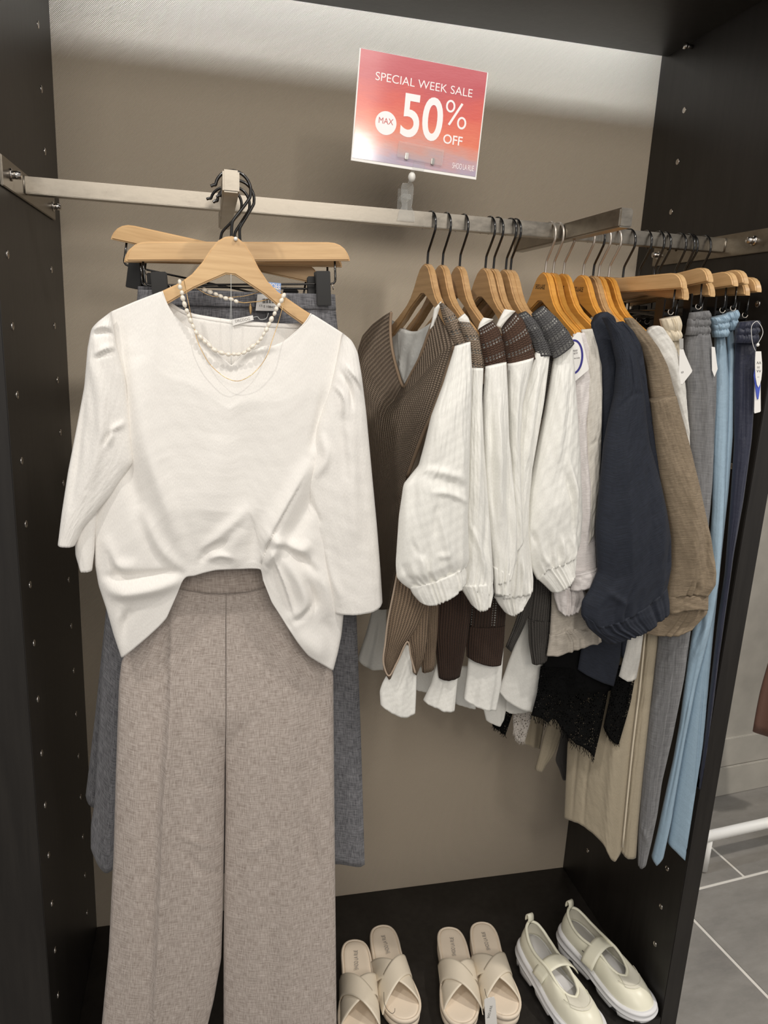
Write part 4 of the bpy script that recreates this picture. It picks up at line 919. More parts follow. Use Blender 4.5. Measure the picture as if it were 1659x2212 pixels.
# camisoles and tops with lace hanging lower at the back of the row
def fringe(root, mat, pl, pts, n, length, seed):
    r = random.Random(seed); P = resample(np.array(pts, float), n, 0); parts = []
    for p in P:
        L_ = length*r.uniform(.4, 1.0); a = r.uniform(-.5, .5)
        parts.append(tube_data([un((p[0], p[1]-3), pl), un((p[0]+a*L_*.4+r.uniform(-2,2), p[1]+L_*.5), pl), un((p[0]+a*L_, p[1]+L_), pl)], .00045, 4))
    o = mesh_obj('fringe', *joined(parts), mat, root); o['kind'] = 'stuff'; return o
for r_, mt_, Y_, pl_, pr2_, h_ in CAPS: sheet('sleeve_head', M['poplin'], r_, YP(Y_+.004), pl_, pr2_, h=h_*.96, hv=[(0,.5),(.4,1),(1,.7)], nu=16, nv=24, wr=0)
C1 = thing('camisole', 'black camisole with wide eyelash lace hem below the navy blouse', 'camisole', (.88, -.34, .95))
sheet('body', M['black_cloth'], C1, YP(-.403), [(1178,1260),(1174,1400),(1172,1500)], [(1330,1260),(1330,1400),(1322,1490)], h=.008, nu=30, nv=30)
LB = [(1148,1545),(1171,1550),(1181,1560),(1191,1548),(1203,1556),(1216,1578),(1228,1591),(1240,1604),(1257,1611),(1273,1624),(1284,1636)]
sheet('lace_hem', M['black_lace'], C1, YP(-.405), [(1168,1440),(1160,1500),(1148,1545)], [(1324,1440),(1312,1505),(1298,1576),(1284,1636)], bot=LB, h=.006, nu=50, nv=40, wr=.002)
fringe(C1, M['black_cloth'], YP(-.406), LB, 90, 17, 4)
C2 = thing('camisole', 'black lace top showing a scalloped corner over the cream trousers', 'camisole', (.97, -.35, .90))
L2 = [(1304,1570),(1318,1597),(1328,1606),(1337,1607)]
sheet('lace_hem', M['black_lace'], C2, YP(-.412), [(1328,1440),(1316,1515),(1304,1570)], [(1376,1440),(1363,1515),(1353,1552),(1337,1607)], bot=L2, h=.006, nu=30, nv=40)
sheet('lining', M['black_cloth'], C2, YP(-.408), [(1330,1440),(1322,1510),(1318,1545)], [(1374,1440),(1360,1515),(1350,1545)], h=.003, nu=16, nv=20)
fringe(C2, M['black_cloth'], YP(-.4125), L2, 26, 7, 5)
C3_ = thing('camisole', 'black lace corner peeking out below the white hems, leftmost lace piece', 'camisole', (.74, -.31, .88))
sheet('lace_hem', M['black_lace'], C3_, YP(-.312), [(1070,1480),(1062,1530),(1064,1568)], [(1118,1480),(1108,1540),(1092,1588)], h=.004, nu=20, nv=24)
fringe(C3_, M['black_cloth'], YP(-.313), [(1064,1566),(1080,1574),(1091,1587)], 26, 12, 6)
C4_ = thing('camisole', 'white scalloped lace hem hanging just right of the black lace corner', 'camisole', (.79, -.305, .88))
L4 = [(1109,1580),(1115,1596),(1122,1602),(1134,1602)]
sheet('lace_hem', M['white_lace'], C4_, YP(-.304), [(1120,1480),(1108,1550),(1109,1580)], [(1156,1480),(1146,1560),(1134,1602)], bot=L4, h=.004, nu=24, nv=30)
sheet('lining', M['inner'], C4_, YP(-.301), [(1122,1480),(1114,1545)], [(1154,1480),(1144,1550)], h=.002, nu=10, nv=10)
fringe(C4_, M['white_lace'], YP(-.3045), L4, 24, 8, 7)
B1 = thing('top', 'beige top with a slanting hem at the back under the black lace', 'top', (.84, -.26, .85))
sheet('body', M['beige'], B1, YP(-.262), [(1200,1450),(1190,1550),(1175,1590),(1166,1628),(1156,1662)], [(1232,1450),(1216,1580),(1199,1627),(1182,1648),(1172,1666)], h=.006, nu=20, nv=40)
B2 = thing('top', 'dim beige chiffon hem hanging far back behind the white lace', 'top', (.80, -.22, .88))
sheet('body', M['beige'], B2, YP(-.22), [(1140,1450),(1132,1540),(1130,1604)], [(1190,1450),(1180,1540),(1166,1618)], h=.005, nu=16, nv=30, folds=[(2,.003,.3,0,.5)])
B3 = thing('top', 'charcoal top with a pointed hem beside the cream trouser leg', 'top', (.90, -.27, .85))
sheet('body', M['charcoal'], B3, YP(-.272), [(1216,1450),(1214,1584),(1199,1644),(1208,1660),(1215,1684)], [(1236,1450),(1230,1584),(1229,1638),(1224,1682)], h=.005, nu=18, nv=40)

# ------------------------------------------------------------------ clip hangers with elastic-waist trousers at the right end of the rail
pr = pants_hanger(M['black_wire'], clipx=(.118, -.118), label='clip hanger with its wooden bar swung forward over the cream trousers', loc=(1.002, YR, HZ), rot=hrot(8, -.6), group=None)
for lab_, x, th, ro in [('clip hanger sagging lower just behind the forward bar, end grain striped', 1.039, -1, 5.4), ('highest tilted clip hanger above the grey trousers', 1.061, 1, -5),
                        ('low clip hanger between the grey and pale blue trousers', 1.076, 2, 2.6), ('clip hanger in front of the first pale blue trousers', 1.105, 3, -3.8),
                        ('clip hanger over the second pale blue trousers, higher and farther right', 1.122, 3, -5.4), ('clip hanger half hidden behind the two pale blue ones', 1.129, 6, .6),
                        ('rightmost clip hanger by the dark panel, holding the navy trousers', 1.157, 2, -1.6)]:
    dup(pr, (x, YR, HZ), hrot(th, ro), lab_)
WF = [(9,.0022,.4,0,0),(17,.0008,1.3,0,0)]
def waist(root, mat, Y, tiers, n=9):
    for i, (L_, R_) in enumerate(tiers):
        sheet('waistband', mat, root, YP(Y), L_, R_, h=.013, nu=54, nv=12, folds=[(n,.0020,.4+i,0,0),(n*1.9,.0008,1.3,0,0)], puff=(1,.003), wr=.0004)
# cream
T1 = thing('trousers', 'cream trousers with elastic waist, first of the row of trousers on the right', 'trousers', (1.02, -.40, 1.38))
waist(T1, M['cream'], -.450, [([(1427,690),(1430,704),(1436,717)], [(1464,682),(1468,698),(1467,717)]), ([(1434,714),(1436,724),(1442,737)], [(1467,714),(1469,724),(1466,735)])], 7)
sheet('leg', M['cream'], T1, YP(-.446), [(1442,734),(1446,790),(1450,900),(1440,1100),(1420,1280)], [(1466,733),(1471,777),(1480,850),(1486,930),(1470,1100),(1450,1280)], h=.012, nu=26, nv=60, folds=[(2,.003,.4,0,.3)])
sheet('leg', M['beige'], T1, TP(1.05,-.385,50), [(1330,1260),(1290,1420),(1252,1520),(1226,1604),(1219,1763)], [(1405,1260),(1393,1377),(1381,1486),(1364,1629),(1344,1835)], bot=[(1219,1763),(1255,1771),(1287,1792),(1312,1818),(1325,1850),(1334,1856),(1344,1835)], h=.016, nu=60, nv=100, cr=[([(1262,1540),(1246,1680),(1240,1768)], 3, -.003), ([(1296,1540),(1272,1680),(1266,1780)], 3, -.003), ([(1340,1500),(1330,1650),(1318,1800)], 12, .005)], prof=.35)
sheet('leg', M['beige'], T1, TP(1.06,-.385,50), [(1400,1260),(1392,1377),(1380,1486),(1363,1629),(1342,1832)], [(1428,1260),(1421,1385),(1405,1527),(1390,1670),(1380,1770),(1374,1853)], bot=[(1342,1832),(1358,1848),(1374,1853)], h=.012, nu=26, nv=90)
pxtube('piped_crease', M['cream'], T1, TP(1.048,-.398,50), [(1404,1270),(1393,1377),(1382,1486),(1365,1629),(1345,1830)], .0018, 6)
# grey flannel
T2 = thing('trousers', 'grey flannel trousers with a gathered waist between cream and pale blue ones', 'trousers', (1.06, -.40, 1.38))
waist(T2, M['grey_flannel'], -.444, [([(1492,676),(1490,684),(1488,692)], [(1528,671),(1531,682),(1530,691)]), ([(1488,689),(1486,699),(1486,708)], [(1530,688),(1531,698),(1529,706)]), ([(1486,705),(1484,714),(1483,724)], [(1529,703),(1531,712),(1530,724)])], 8)
sheet('leg', M['grey_flannel'], T2, YP(-.440), [(1484,721),(1479,750),(1478,800),(1482,900),(1486,1000),(1470,1150),(1440,1280)], [(1530,721),(1538,760),(1545,808),(1544,870),(1540,939),(1535,1050),(1524,1180),(1508,1290)], h=.018, nu=40, nv=70, cr=[([(1500,730),(1498,780),(1495,830)], 4, -.004), ([(1520,728),(1528,770),(1530,820)], 5, -.004), ([(1510,740),(1512,850),(1510,1000)], 8, .005)], wr=.0014)
sheet('leg', M['grey_flannel'], T2, TP(1.10,-.428,40), [(1432,1260),(1421,1385),(1405,1527),(1389,1670),(1379,1800),(1378,1860)], [(1512,1260),(1495,1344),(1478,1466),(1454,1588),(1430,1690),(1420,1760),(1406,1826),(1396,1868)], bot=[(1378,1860),(1386,1868),(1396,1868)], h=.014, nu=44, nv=90, cr=[([(1468,1330),(1452,1480),(1432,1620),(1412,1760)], 5, -.004, 's'), ([(1384,1770),(1398,1800),(1404,1822)], 5, .004)], wr=.0014)
# pale blue pair
T3 = thing('trousers', 'pale blue sateen trousers, left one of the pair, front leg twisted', 'trousers', (1.10, -.40, 1.38))
waist(T3, M['blue'], -.440, [([(1533,688),(1535,694),(1537,702)], [(1566,679),(1572,688),(1569,696)]), ([(1537,699),(1538,707),(1541,715)], [(1569,694),(1571,702),(1568,712)]), ([(1541,712),(1540,720),(1543,729)], [(1568,709),(1570,716),(1566,727)])], 8)
sheet('leg', M['blue'], T3, TP(1.15,-.448,35), [(1543,726),(1540,800),(1538,939),(1538,1100),(1530,1200),(1512,1290),(1498,1344),(1486,1420),(1478,1480),(1468,1560),(1454,1640),(1436,1720),(1420,1795),(1407,1848)], [(1566,724),(1572,770),(1575,841),(1572,939),(1568,1050),(1562,1160),(1553,1260),(1540,1340),(1525,1400),(1506,1470),(1492,1540),(1480,1600),(1466,1680),(1450,1775),(1434,1850)], bot=[(1407,1848),(1419,1863),(1434,1850)], h=.012, nu=34, nv=170, xmax=1.188, cr=[([(1512,1380),(1490,1490),(1466,1620),(1436,1770)], 2.5, -.003), ([(1528,1330),(1520,1370),(1498,1420)], 7, .006), ([(1518,1300),(1514,1350),(1496,1400)], 5, -.005), ([(1490,1500),(1484,1540),(1470,1580)], 5, .004), ([(1556,730),(1558,750),(1553,770)], 4, .004)], wr=.0004)
T4 = thing('trousers', 'pale blue sateen trousers, right one of the pair, straight creased leg', 'trousers', (1.125, -.39, 1.38))
waist(T4, M['blue'], -.434, [([(1564,678),(1564,686),(1568,696)], [(1588,669),(1591,678),(1587,690)]), ([(1568,692),(1568,702),(1570,714)], [(1587,688),(1589,698),(1585,711)])], 6)
sheet('leg', M['blue'], T4, TP(1.176,-.452,35), [(1568,710),(1570,780),(1566,900),(1560,1050),(1552,1180),(1535,1290),(1520,1380),(1496,1480),(1476,1600),(1456,1720),(1442,1818)], [(1584,708),(1588,770),(1586,824),(1584,939),(1574,1060),(1563,1160),(1552,1263),(1542,1360),(1532,1466),(1519,1629),(1506,1740),(1494,1852)], bot=[(1442,1818),(1462,1834),(1483,1855),(1494,1852)], h=.012, nu=40, nv=170, xmax=1.188, cr=[([(1525,1420),(1512,1560),(1502,1700)], 2.2, -.003), ([(1540,1400),(1528,1520),(1512,1690)], 3, .003), ([(1448,1800),(1468,1818),(1496,1838)], 2, -.002)], wr=.0003)
# navy
T5 = thing('trousers', 'navy sateen trousers with elastic waist and long white tags, against the dark panel', 'trousers', (1.16, -.40, 1.38))
waist(T5, M['navy_sateen'], -.462, [([(1598,696),(1594,704),(1592,712)], [(1636,692),(1637,700),(1635,708)]), ([(1592,709),(1590,717),(1590,726)], [(1635,706),(1637,714),(1634,722)]), ([(1590,723),(1589,732),(1588,741)], [(1634,720),(1635,728),(1633,741)])], 7)
sheet('leg', M['navy_sateen'], T5, TP(1.185,-.464,25), [(1588,738),(1585,800),(1586,950),(1578,1080),(1566,1240),(1552,1330),(1540,1440),(1524,1580),(1508,1700)], [(1633,738),(1636,800),(1628,892),(1624,950),(1606,1080),(1584,1200),(1570,1300),(1552,1425),(1534,1570),(1516,1700)], h=.010, nu=30, nv=150, xmax=1.192, cr=[([(1606,760),(1606,850),(1604,950)], 4, -.004), ([(1612,760),(1622,764),(1630,756)], 3, .003)])
# tags on the trousers
def tagthing(label, p): return thing('swing_tag', label, 'tag', p)
g1 = tagthing('plain white swing tag turned like a diamond beside the grey trousers waist', un((1480,790), YP(-.470)))
pxsheet_card('card', M['card'], g1, YP(-.470), [(1468,755),(1476,754),(1480,766),(1495,800),(1494,804),(1474,830),(1466,828)], .0004)
px_text('lettering', 'to', M['ink'], g1, YP(-.470), (1474,804), .0045, .0032, 20)
pxsheet_card('price_sticker', plain('grey_card', (170, 168, 164), .6), g1, YP(-.468), [(1467,732),(1476,731),(1476,753),(1468,754)], .0003)
g2 = tagthing('narrow white swing tag between grey and pale blue trousers', un((1543,780), YP(-.462)))
pxsheet_card('card', M['card'], g2, YP(-.460), [(1537,749),(1544,750),(1548,783),(1550,797),(1543,814),(1538,800)], .0004)
g3 = tagthing('long white tags with a blue pointed card on the navy trousers', un((1637,800), YP(-.480)))
gp = YP(-.482)
pxsheet_card('back_card', M['card'], g3, (gp[0]+np.array([0,.003,0]), gp[1]), [(1632,765),(1642,765),(1643,888),(1641,890),(1630,893),(1629,890)], .0004)
pxsheet_card('blue_card', M['blue_ink'], g3, (gp[0]+np.array([0,.0015,0]), gp[1]), [(1631,794),(1628,811),(1634,855),(1636,863),(1638,862),(1642,836),(1643,800)], .0004)
pxsheet_card('front_card', M['card'], g3, gp, [(1632,759),(1644,759),(1646,785),(1646,802),(1644,820),(1641,831),(1638,837),(1635,831),(1632,815),(1631,795),(1631,780)], .0004)
mk = []
for y0, sg in ((786, -1), (799, 1)):
    for x0 in (1635, 1640):
        mk.append(tube_data([un((x0, y0, .0007), gp), un((x0+1.8, y0+sg*5, .0007), gp), un((x0+3.6, y0, .0007), gp)], .00032, 5))
mesh_obj('zigzag_mark', *joined(mk), M['ink'], g3)
px_text('lettering', 'DRESS', M['grey_ink'], g3, gp, (1638.5,793.5), .0056, .0034, 0)
px_text('lettering', 'vioz', M['grey_ink'], g3, gp, (1638,814), .0040, .0018, 0)
pxtube('string', M['card'], g3, (gp[0]+np.array([0,-.001,0]), gp[1]), [(1636,744),(1644,730),(1648,718),(1645,706),(1638,696),(1634,694),(1627,699),(1623,709),(1624,730),(1627,746),(1632,758)], .0005, 5)
def ball(name, mat, root, c, r, k=(1,1,1), seg=14):
    bm = bmesh.new(); bmesh.ops.create_uvsphere(bm, u_segments=seg, v_segments=seg//2+2, radius=r)
    for v in bm.verts: v.co = Vector((v.co.x*k[0], v.co.y*k[1], v.co.z*k[2])) + Vector(c) - root.location
    return bm_obj(name, bm, mat, root, smooth=True)
ball('string_bead', M['card'], g3, un((1637,745), YP(-.484)), .0026, (1,1,1.15))

# ------------------------------------------------------------------ sale card in its clip holder on the rail
card = thing('sale_sign', 'sunset red sale card with white lettering in a clear clip holder above the rail', 'sign', (.598, -.318, 1.735), (0, math.radians(2.7), 0))
CW, CHh = .2065, .1555
bm = bmesh.new(); box_bm(bm, -CW/2-.0022, CW/2+.0022, -.0006, .0012, -CHh/2-.0045, CHh/2+.0006, bev=.0004, seg=1); bm_obj('backing_card', bm, M['card'], card)
V = [(-CW/2, -.0011, -CHh/2), (CW/2, -.0011, -CHh/2), (CW/2, -.0011, CHh/2), (-CW/2, -.0011, CHh/2)]
Vb = [(x, -.0006, z) for x, _, z in V]
mesh_obj('printed_front', V+Vb, [(0,1,2,3), (7,6,5,4), (0,4,5,1), (1,5,6,2), (2,6,7,3), (3,7,4,0)], M['sign'], card, uv=[(0,0),(1,0),(1,1),(0,1)]*2, smooth=False, world=False)
def ct_(s, t, d=-.00135): return ((s-.5)*CW, d, (.5-t)*CHh)
text('lettering', 'SPECIAL WEEK SALE', M['white_ink'], card, tmat(ct_(.513, .218)), .1595, .0118, -.004)
text('lettering', '50', M['white_ink'], card, tmat(ct_(.518, .523)), .0685, .0640, .016)
ring_ = []
def flat_ring(cx, cz, rx, rz, wd, n=40):
    Vv = []
    for k in range(n):
        a = 2*PI*k/n
        for q in (0, wd): Vv.append((cx+(rx-q)*math.cos(a), -.00135, cz+(rz-q)*math.sin(a)))
    return np.array(Vv), [(2*k, (2*k+2) % (2*n), (2*k+3) % (2*n), 2*k+1) for k in range(n)]
c0 = ct_(.735, .372); c1 = ct_(.838, .512)
pa = [flat_ring(c0[0], c0[2], .0078, .0092, .0030), flat_ring(c1[0], c1[2], .0078, .0092, .0030)]
a_ = ct_(.735, .548); b_ = ct_(.828, .330)
dx, dz = .0017, .0007
pa.append((np.array([(a_[0]-dx, -.00135, a_[2]+dz), (a_[0]+dx, -.00135, a_[2]-dz), (b_[0]+dx, -.00135, b_[2]-dz), (b_[0]-dx, -.00135, b_[2]+dz)]), [(0,1,2,3)]))
mesh_obj('percent_sign', *joined(pa), M['white_ink'], card, smooth=False, world=False)
text('lettering', 'OFF', M['white_ink'], card, tmat(ct_(.781, .684)), .0325, .0140, .012)
cc = ct_(.236, .632, -.00135); n = 48
mesh_obj('round_badge', [(cc[0]+.0172*math.cos(2*PI*k/n), -.00135, cc[2]+.0172*math.sin(2*PI*k/n)) for k in range(n)], [tuple(range(n))], M['white_ink'], card, smooth=False, world=False)
text('lettering', 'MAX', plain('rose_ink', (196, 96, 92), .4), card, tmat(ct_(.236, .612, -.0016)), .0235, .0085, 0.0)
text('lettering', 'SHOO LA RUE', M['white_ink'], card, tmat(ct_(.889, .925)), .0370, .0086, -.002)
hold = thing('sign_holder', 'clear plastic clip holder with a swivel neck gripping the rail', 'clip', (.585, -.304, RZ))
def hb(bm, x0, x1, y0, y1, z0, z1, bev=.001): box_bm(bm, x0, x1, y0, y1, z0, z1, bev=bev)
bm = bmesh.new(); hb(bm, -.038, .038, -.0045, -.0020, .072, .096, .0008)
j1 = bm_obj('jaw', bm, M['clear'], hold); j1.location = (.009, -.0145, 0); j1.rotation_euler = (0, math.radians(5), 0)
bm = bmesh.new(); hb(bm, -.038, .038, .0, .003, .070, .080, .0008); hb(bm, -.010, .010, -.004, .003, .060, .072, .001)
j2 = bm_obj('jaw_base', bm, M['clear'], hold); j2.location = (.009, -.0125, 0); j2.rotation_euler = (0, math.radians(5), 0)
for xx in (-.022, .022):
    bm = bmesh.new(); hb(bm, xx-.0028, xx+.0028, -.006, .001, .071, .081, .0008); b3 = bm_obj('spring_clip', bm, M['chrome'], hold); b3.location = (.009, -.0125, 0); b3.rotation_euler = (0, math.radians(5), 0)
o = tube('neck', catmull([(.010, -.012, .064), (.006, -.010, .056), (.005, -.008, .047), (.004, -.006, .040)], 4), .0030, M['clear'], hold, 10, world=False)
bm = bmesh.new(); bmesh.ops.create_uvsphere(bm, u_segments=16, v_segments=10, radius=.0062)
for v in bm.verts: v.co = Vector((v.co.x+.006, v.co.y-.009, v.co.z*1.25+.049))
bm_obj('swivel_ball', bm, plain('milky_plastic', (226, 224, 218), .25), hold, smooth=True)
extrude_poly('clamp', [(-.0075,.040), (.0095,.040), (.0115,.034), (.0105,.012), (.0095,.004), (.0145,-.004), (.0165,-.018), (-.0135,-.018), (-.0115,-.004), (-.0065,.004), (-.0085,.012), (-.0095,.034)], -.0055, -.0015, M['clear'], hold, .0008)
extrude_poly('clamp', [(-.0075,.036), (.0095,.036), (.0100,.004), (.0125,-.016), (-.0105,-.016), (-.0075,.004)], .0245, .0275, M['clear'], hold, .0006, label='rear clamp leg')
bm = bmesh.new(); hb(bm, -.006, .008, -.0048, .026, .016, .024, .0008); bm_obj('hinge', bm, M['clear'], hold)

# ------------------------------------------------------------------ sandals (local: +y is the toe, x across, z up)
def foot_half(t, side):
    """half width of a shoe print at t (0 heel .. 1 toe); side -1 / +1"""
    ks = [(0,0),(.03,.019),(.08,.028),(.18,.033),(.32,.033),(.45,.035),(.60,.041),(.72,.0435),(.84,.040),(.92,.031),(.97,.019),(1.0,0)]
    wv = float(np.interp(t, [k for k, _ in ks], [v for _, v in ks]))
    return side*wv
def print_outline(n=64, Ls=.25, k=1.0, inset=0.0, bend=.006):
    P = []
    for i in range(n):
        a = 2*PI*i/n                     # 0 at heel, going round the +x side
        t = .5-.5*math.cos(a); sd = 1 if math.sin(a) >= 0 else -1
        ks_t = [0,.004,.012,.03,.08,.18,.32,.45,.60,.72,.84,.92,.97,.988,.996,1.0]; ks_w = [0,.0095,.0155,.0222,.0298,.0338,.0335,.035,.041,.0435,.0408,.0330,.0232,.0158,.0095,0]
        wv = float(np.interp(t, ks_t, ks_w))
        P.append((sd*wv*k + bend*math.sin(PI*t)**2, t*Ls-Ls/2))
    P = np.array(P)
    for _ in range(3): P = .25*np.roll(P, 1, 0)+.5*P+.25*np.roll(P, -1, 0)
    if inset:
        c = P.mean(0); T = np.roll(P, -1, 0)-np.roll(P, 1, 0); T /= np.linalg.norm(T, axis=1)[:, None]
        P = P - np.stack([T[:, 1], -T[:, 0]], 1)*inset
    return P
def ring_solid(name, rings, mat, root, cap_bottom=True, cap_top=True, smooth=True):
    n = len(rings[0]); V = np.concatenate(rings); F = []
    for r in range(len(rings)-1):
        for k in range(n): F.append((r*n+k, r*n+(k+1) % n, (r+1)*n+(k+1) % n, (r+1)*n+k))
    if cap_bottom: F.append(tuple(range(n))[::-1])
    if cap_top: F.append(tuple((len(rings)-1)*n+k for k in range(n)))
    o = mesh_obj(name, V, F, mat, root, smooth=smooth, world=False); return o
def zrise(P, Ls, heel, toe):                      # platform a little higher under the heel
    t = (P[:, 1]+Ls/2)/Ls; return heel+(toe-heel)*np.clip((t-.25)/.4, 0, 1)
def strap_band(name, root, mat, y0, y1, wd, hh, lift, x0, x1, flip):
    nu, nv = 26, 10; V = []
    for j in range(nv):
        q = j/(nv-1)-.5
        for i in range(nu):
            s = i/(nu-1); x = x0+(x1-x0)*s; y = y0+(y1-y0)*s + q*wd
            e = math.sin(PI*s); tt = (y+.125)/.25
            k = hh*(1.0-.25*np.clip((tt-.55)/.3, 0, 1)) + .004*q
            V.append((x*(1+.0*q), y, .034 + (k+lift*e)*max(e, 0)**.42 - .008*(1-e)))
    V = np.array(V); Nn = V + np.array([0, 0, .0026])*1.0
    A = V.reshape(nv, nu, 3); c = np.array([(x0+x1)/2, 0, .034]); d = A-c; d[..., 1] = 0; d /= np.linalg.norm(d, axis=-1)[..., None]+1e-9
    B = A + d*.0026
    Vt = np.concatenate([B.reshape(-1, 3), A.reshape(-1, 3)]); o = nu*nv; F = []
    for j in range(nv-1):
        for i in range(nu-1):
            a = j*nu+i; F.append((a, a+1, a+nu+1, a+nu)); F.append((o+a, o+a+nu, o+a+nu+1, o+a+1))
    for i in range(nu-1):
        F.append((i+1, i, o+i, o+i+1)); a = (nv-1)*nu+i; F.append((a, a+1, o+a+1, o+a))
    return mesh_obj(name, Vt, F, mat, root, world=False)
def make_sandal(label, loc, rz, mirror, group=None):
    t = thing('sandal', label, 'sandal', loc, (0, 0, rz), group)
    m = -1 if mirror else 1; Ls = .25
    def R(inset, zf, z2=None):
        P = print_outline(72, Ls, 1.0, inset); z = zrise(P, Ls, *zf) if isinstance(zf, tuple) else np.full(len(P), zf)
        Q = np.stack([P[:, 0]*m, P[:, 1], z], 1); return Q[::-1] if m < 0 else Q
    ring_solid('sole', [R(.0035, .001), R(.001, .004), R(.0005, (.024, .016)), R(.0035, (.0255, .0175)), R(.0035, (.027, .019)), R(.000, (.0285, .0205)), R(-.0008, (.036, .028)), R(.0012, (.0385, .0305)), R(.0040, (.0388, .0308)), R(.0050, (.0365, .0285)), R(.0085, (.036, .028))], M['sole'], t)
    def RF(k, zf):
        P = print_outline(72, Ls, 1.0, .0052); xc = .006*np.sin(PI*np.clip((P[:, 1]+Ls/2)/Ls, 0, 1))**2
        P = np.stack([xc+(P[:, 0]-xc)*k, P[:, 1]*(1-(1-k)*.35)], 1); Q = np.stack([P[:, 0]*m, P[:, 1], zrise(P, Ls, *zf)], 1); return Q[::-1] if m < 0 else Q
    ring_solid('footbed', [RF(1, (.034, .026)), RF(1, (.0372, .0290)), RF(.9, (.0384, .0300)), RF(.7, (.0376, .0292)), RF(.4, (.0370, .0288)), RF(.12, (.0368, .0287))], M['footbed'], t, cap_bottom=False)
    w = .0395
    strap_band('cross_strap', t, M['cream_leather'], .066, .000, .054, .033, .0, (-w+.006), (w+.006), False) if m > 0 else strap_band('cross_strap', t, M['cream_leather'], .000, .066, .054, .033, 0, -w-.006, w-.006, False)
    strap_band('cross_strap', t, M['cream_leather'], .002, .070, .054, .0365, .0, (-w+.006), (w+.006), False) if m > 0 else strap_band('cross_strap', t, M['cream_leather'], .070, .002, .054, .0365, 0, -w-.006, w-.006, False)
    text('lettering', 'SHOO LA RUE', M['grey_ink'], t, Matrix.Translation((.002*m, -.066, .0386)) @ Matrix.Rotation(-PI/2, 4, 'Z'), .052, .0088, -.003)
    return t
def aim(a, b): return math.atan2(-(b[0]-a[0]), b[1]-a[1])          # heading of +y from a to b
def place_pair(fn, specs):
    for label, heel, toe, mirror, group in specs:
        h_ = un2(heel); t_ = un2(toe); d = (t_-h_); d /= np.linalg.norm(d)
        c = h_ + d*.125; yield fn(label, (c[0], c[1], .0008), math.atan2(-d[0], d[1]), mirror, group)
def un2(p, z=.036):
    d = RC @ np.array([(p[0]-829.5)/FPX, -(p[1]-1106)/FPX, -1.0]); return (CAM_LOC + d*((z-CAM_LOC[2])/d[2]))[:2]
list(place_pair(make_sandal, [
    ('cream crossover sandal at far left, partly behind the taupe trouser leg', (766,2030), (775,2300), True, None),
    ('cream crossover sandal second from left, heel farther back than its mate', (822,1999), (893,2236), False, None),
    ('cream crossover sandal third from left, left one of the middle pair', (970,2003), (1001,2222), True, None),
    ('cream crossover sandal right of the white swing tag, beside the sneakers', (1038,1992), (1103,2206), False, None)]))
stg = thing('swing_tag', 'narrow white swing tag standing between the middle sandals', 'tag', un((1062,2180), YP(-.455)))
sp = YP(-.448)
pxsheet_card('card', M['card'], stg, sp, [(1046,2160),(1052,2156),(1067,2153),(1070,2160),(1074,2216),(1049,2220)], .0005)
px_text('lettering', 'SHOO LA RUE', M['ink'], stg, sp, (1058,2186), .030, .0052, 82)
pxtube('string', M['ink'], stg, sp, [(1047,2136),(1050,2150),(1056,2162),(1057,2158),(1061,2154)], .0005, 5)
st2 = thing('tag_string', 'thin black plastic tag string looped on the second sandal from the left', 'string', un((835,2170), YP(-.40)))
pxtube('loop', M['ink'], st2, YP(-.385), [(829,2143),(830,2165),(836,2180),(846,2189),(852,2186),(853,2178)], .0005, 5)

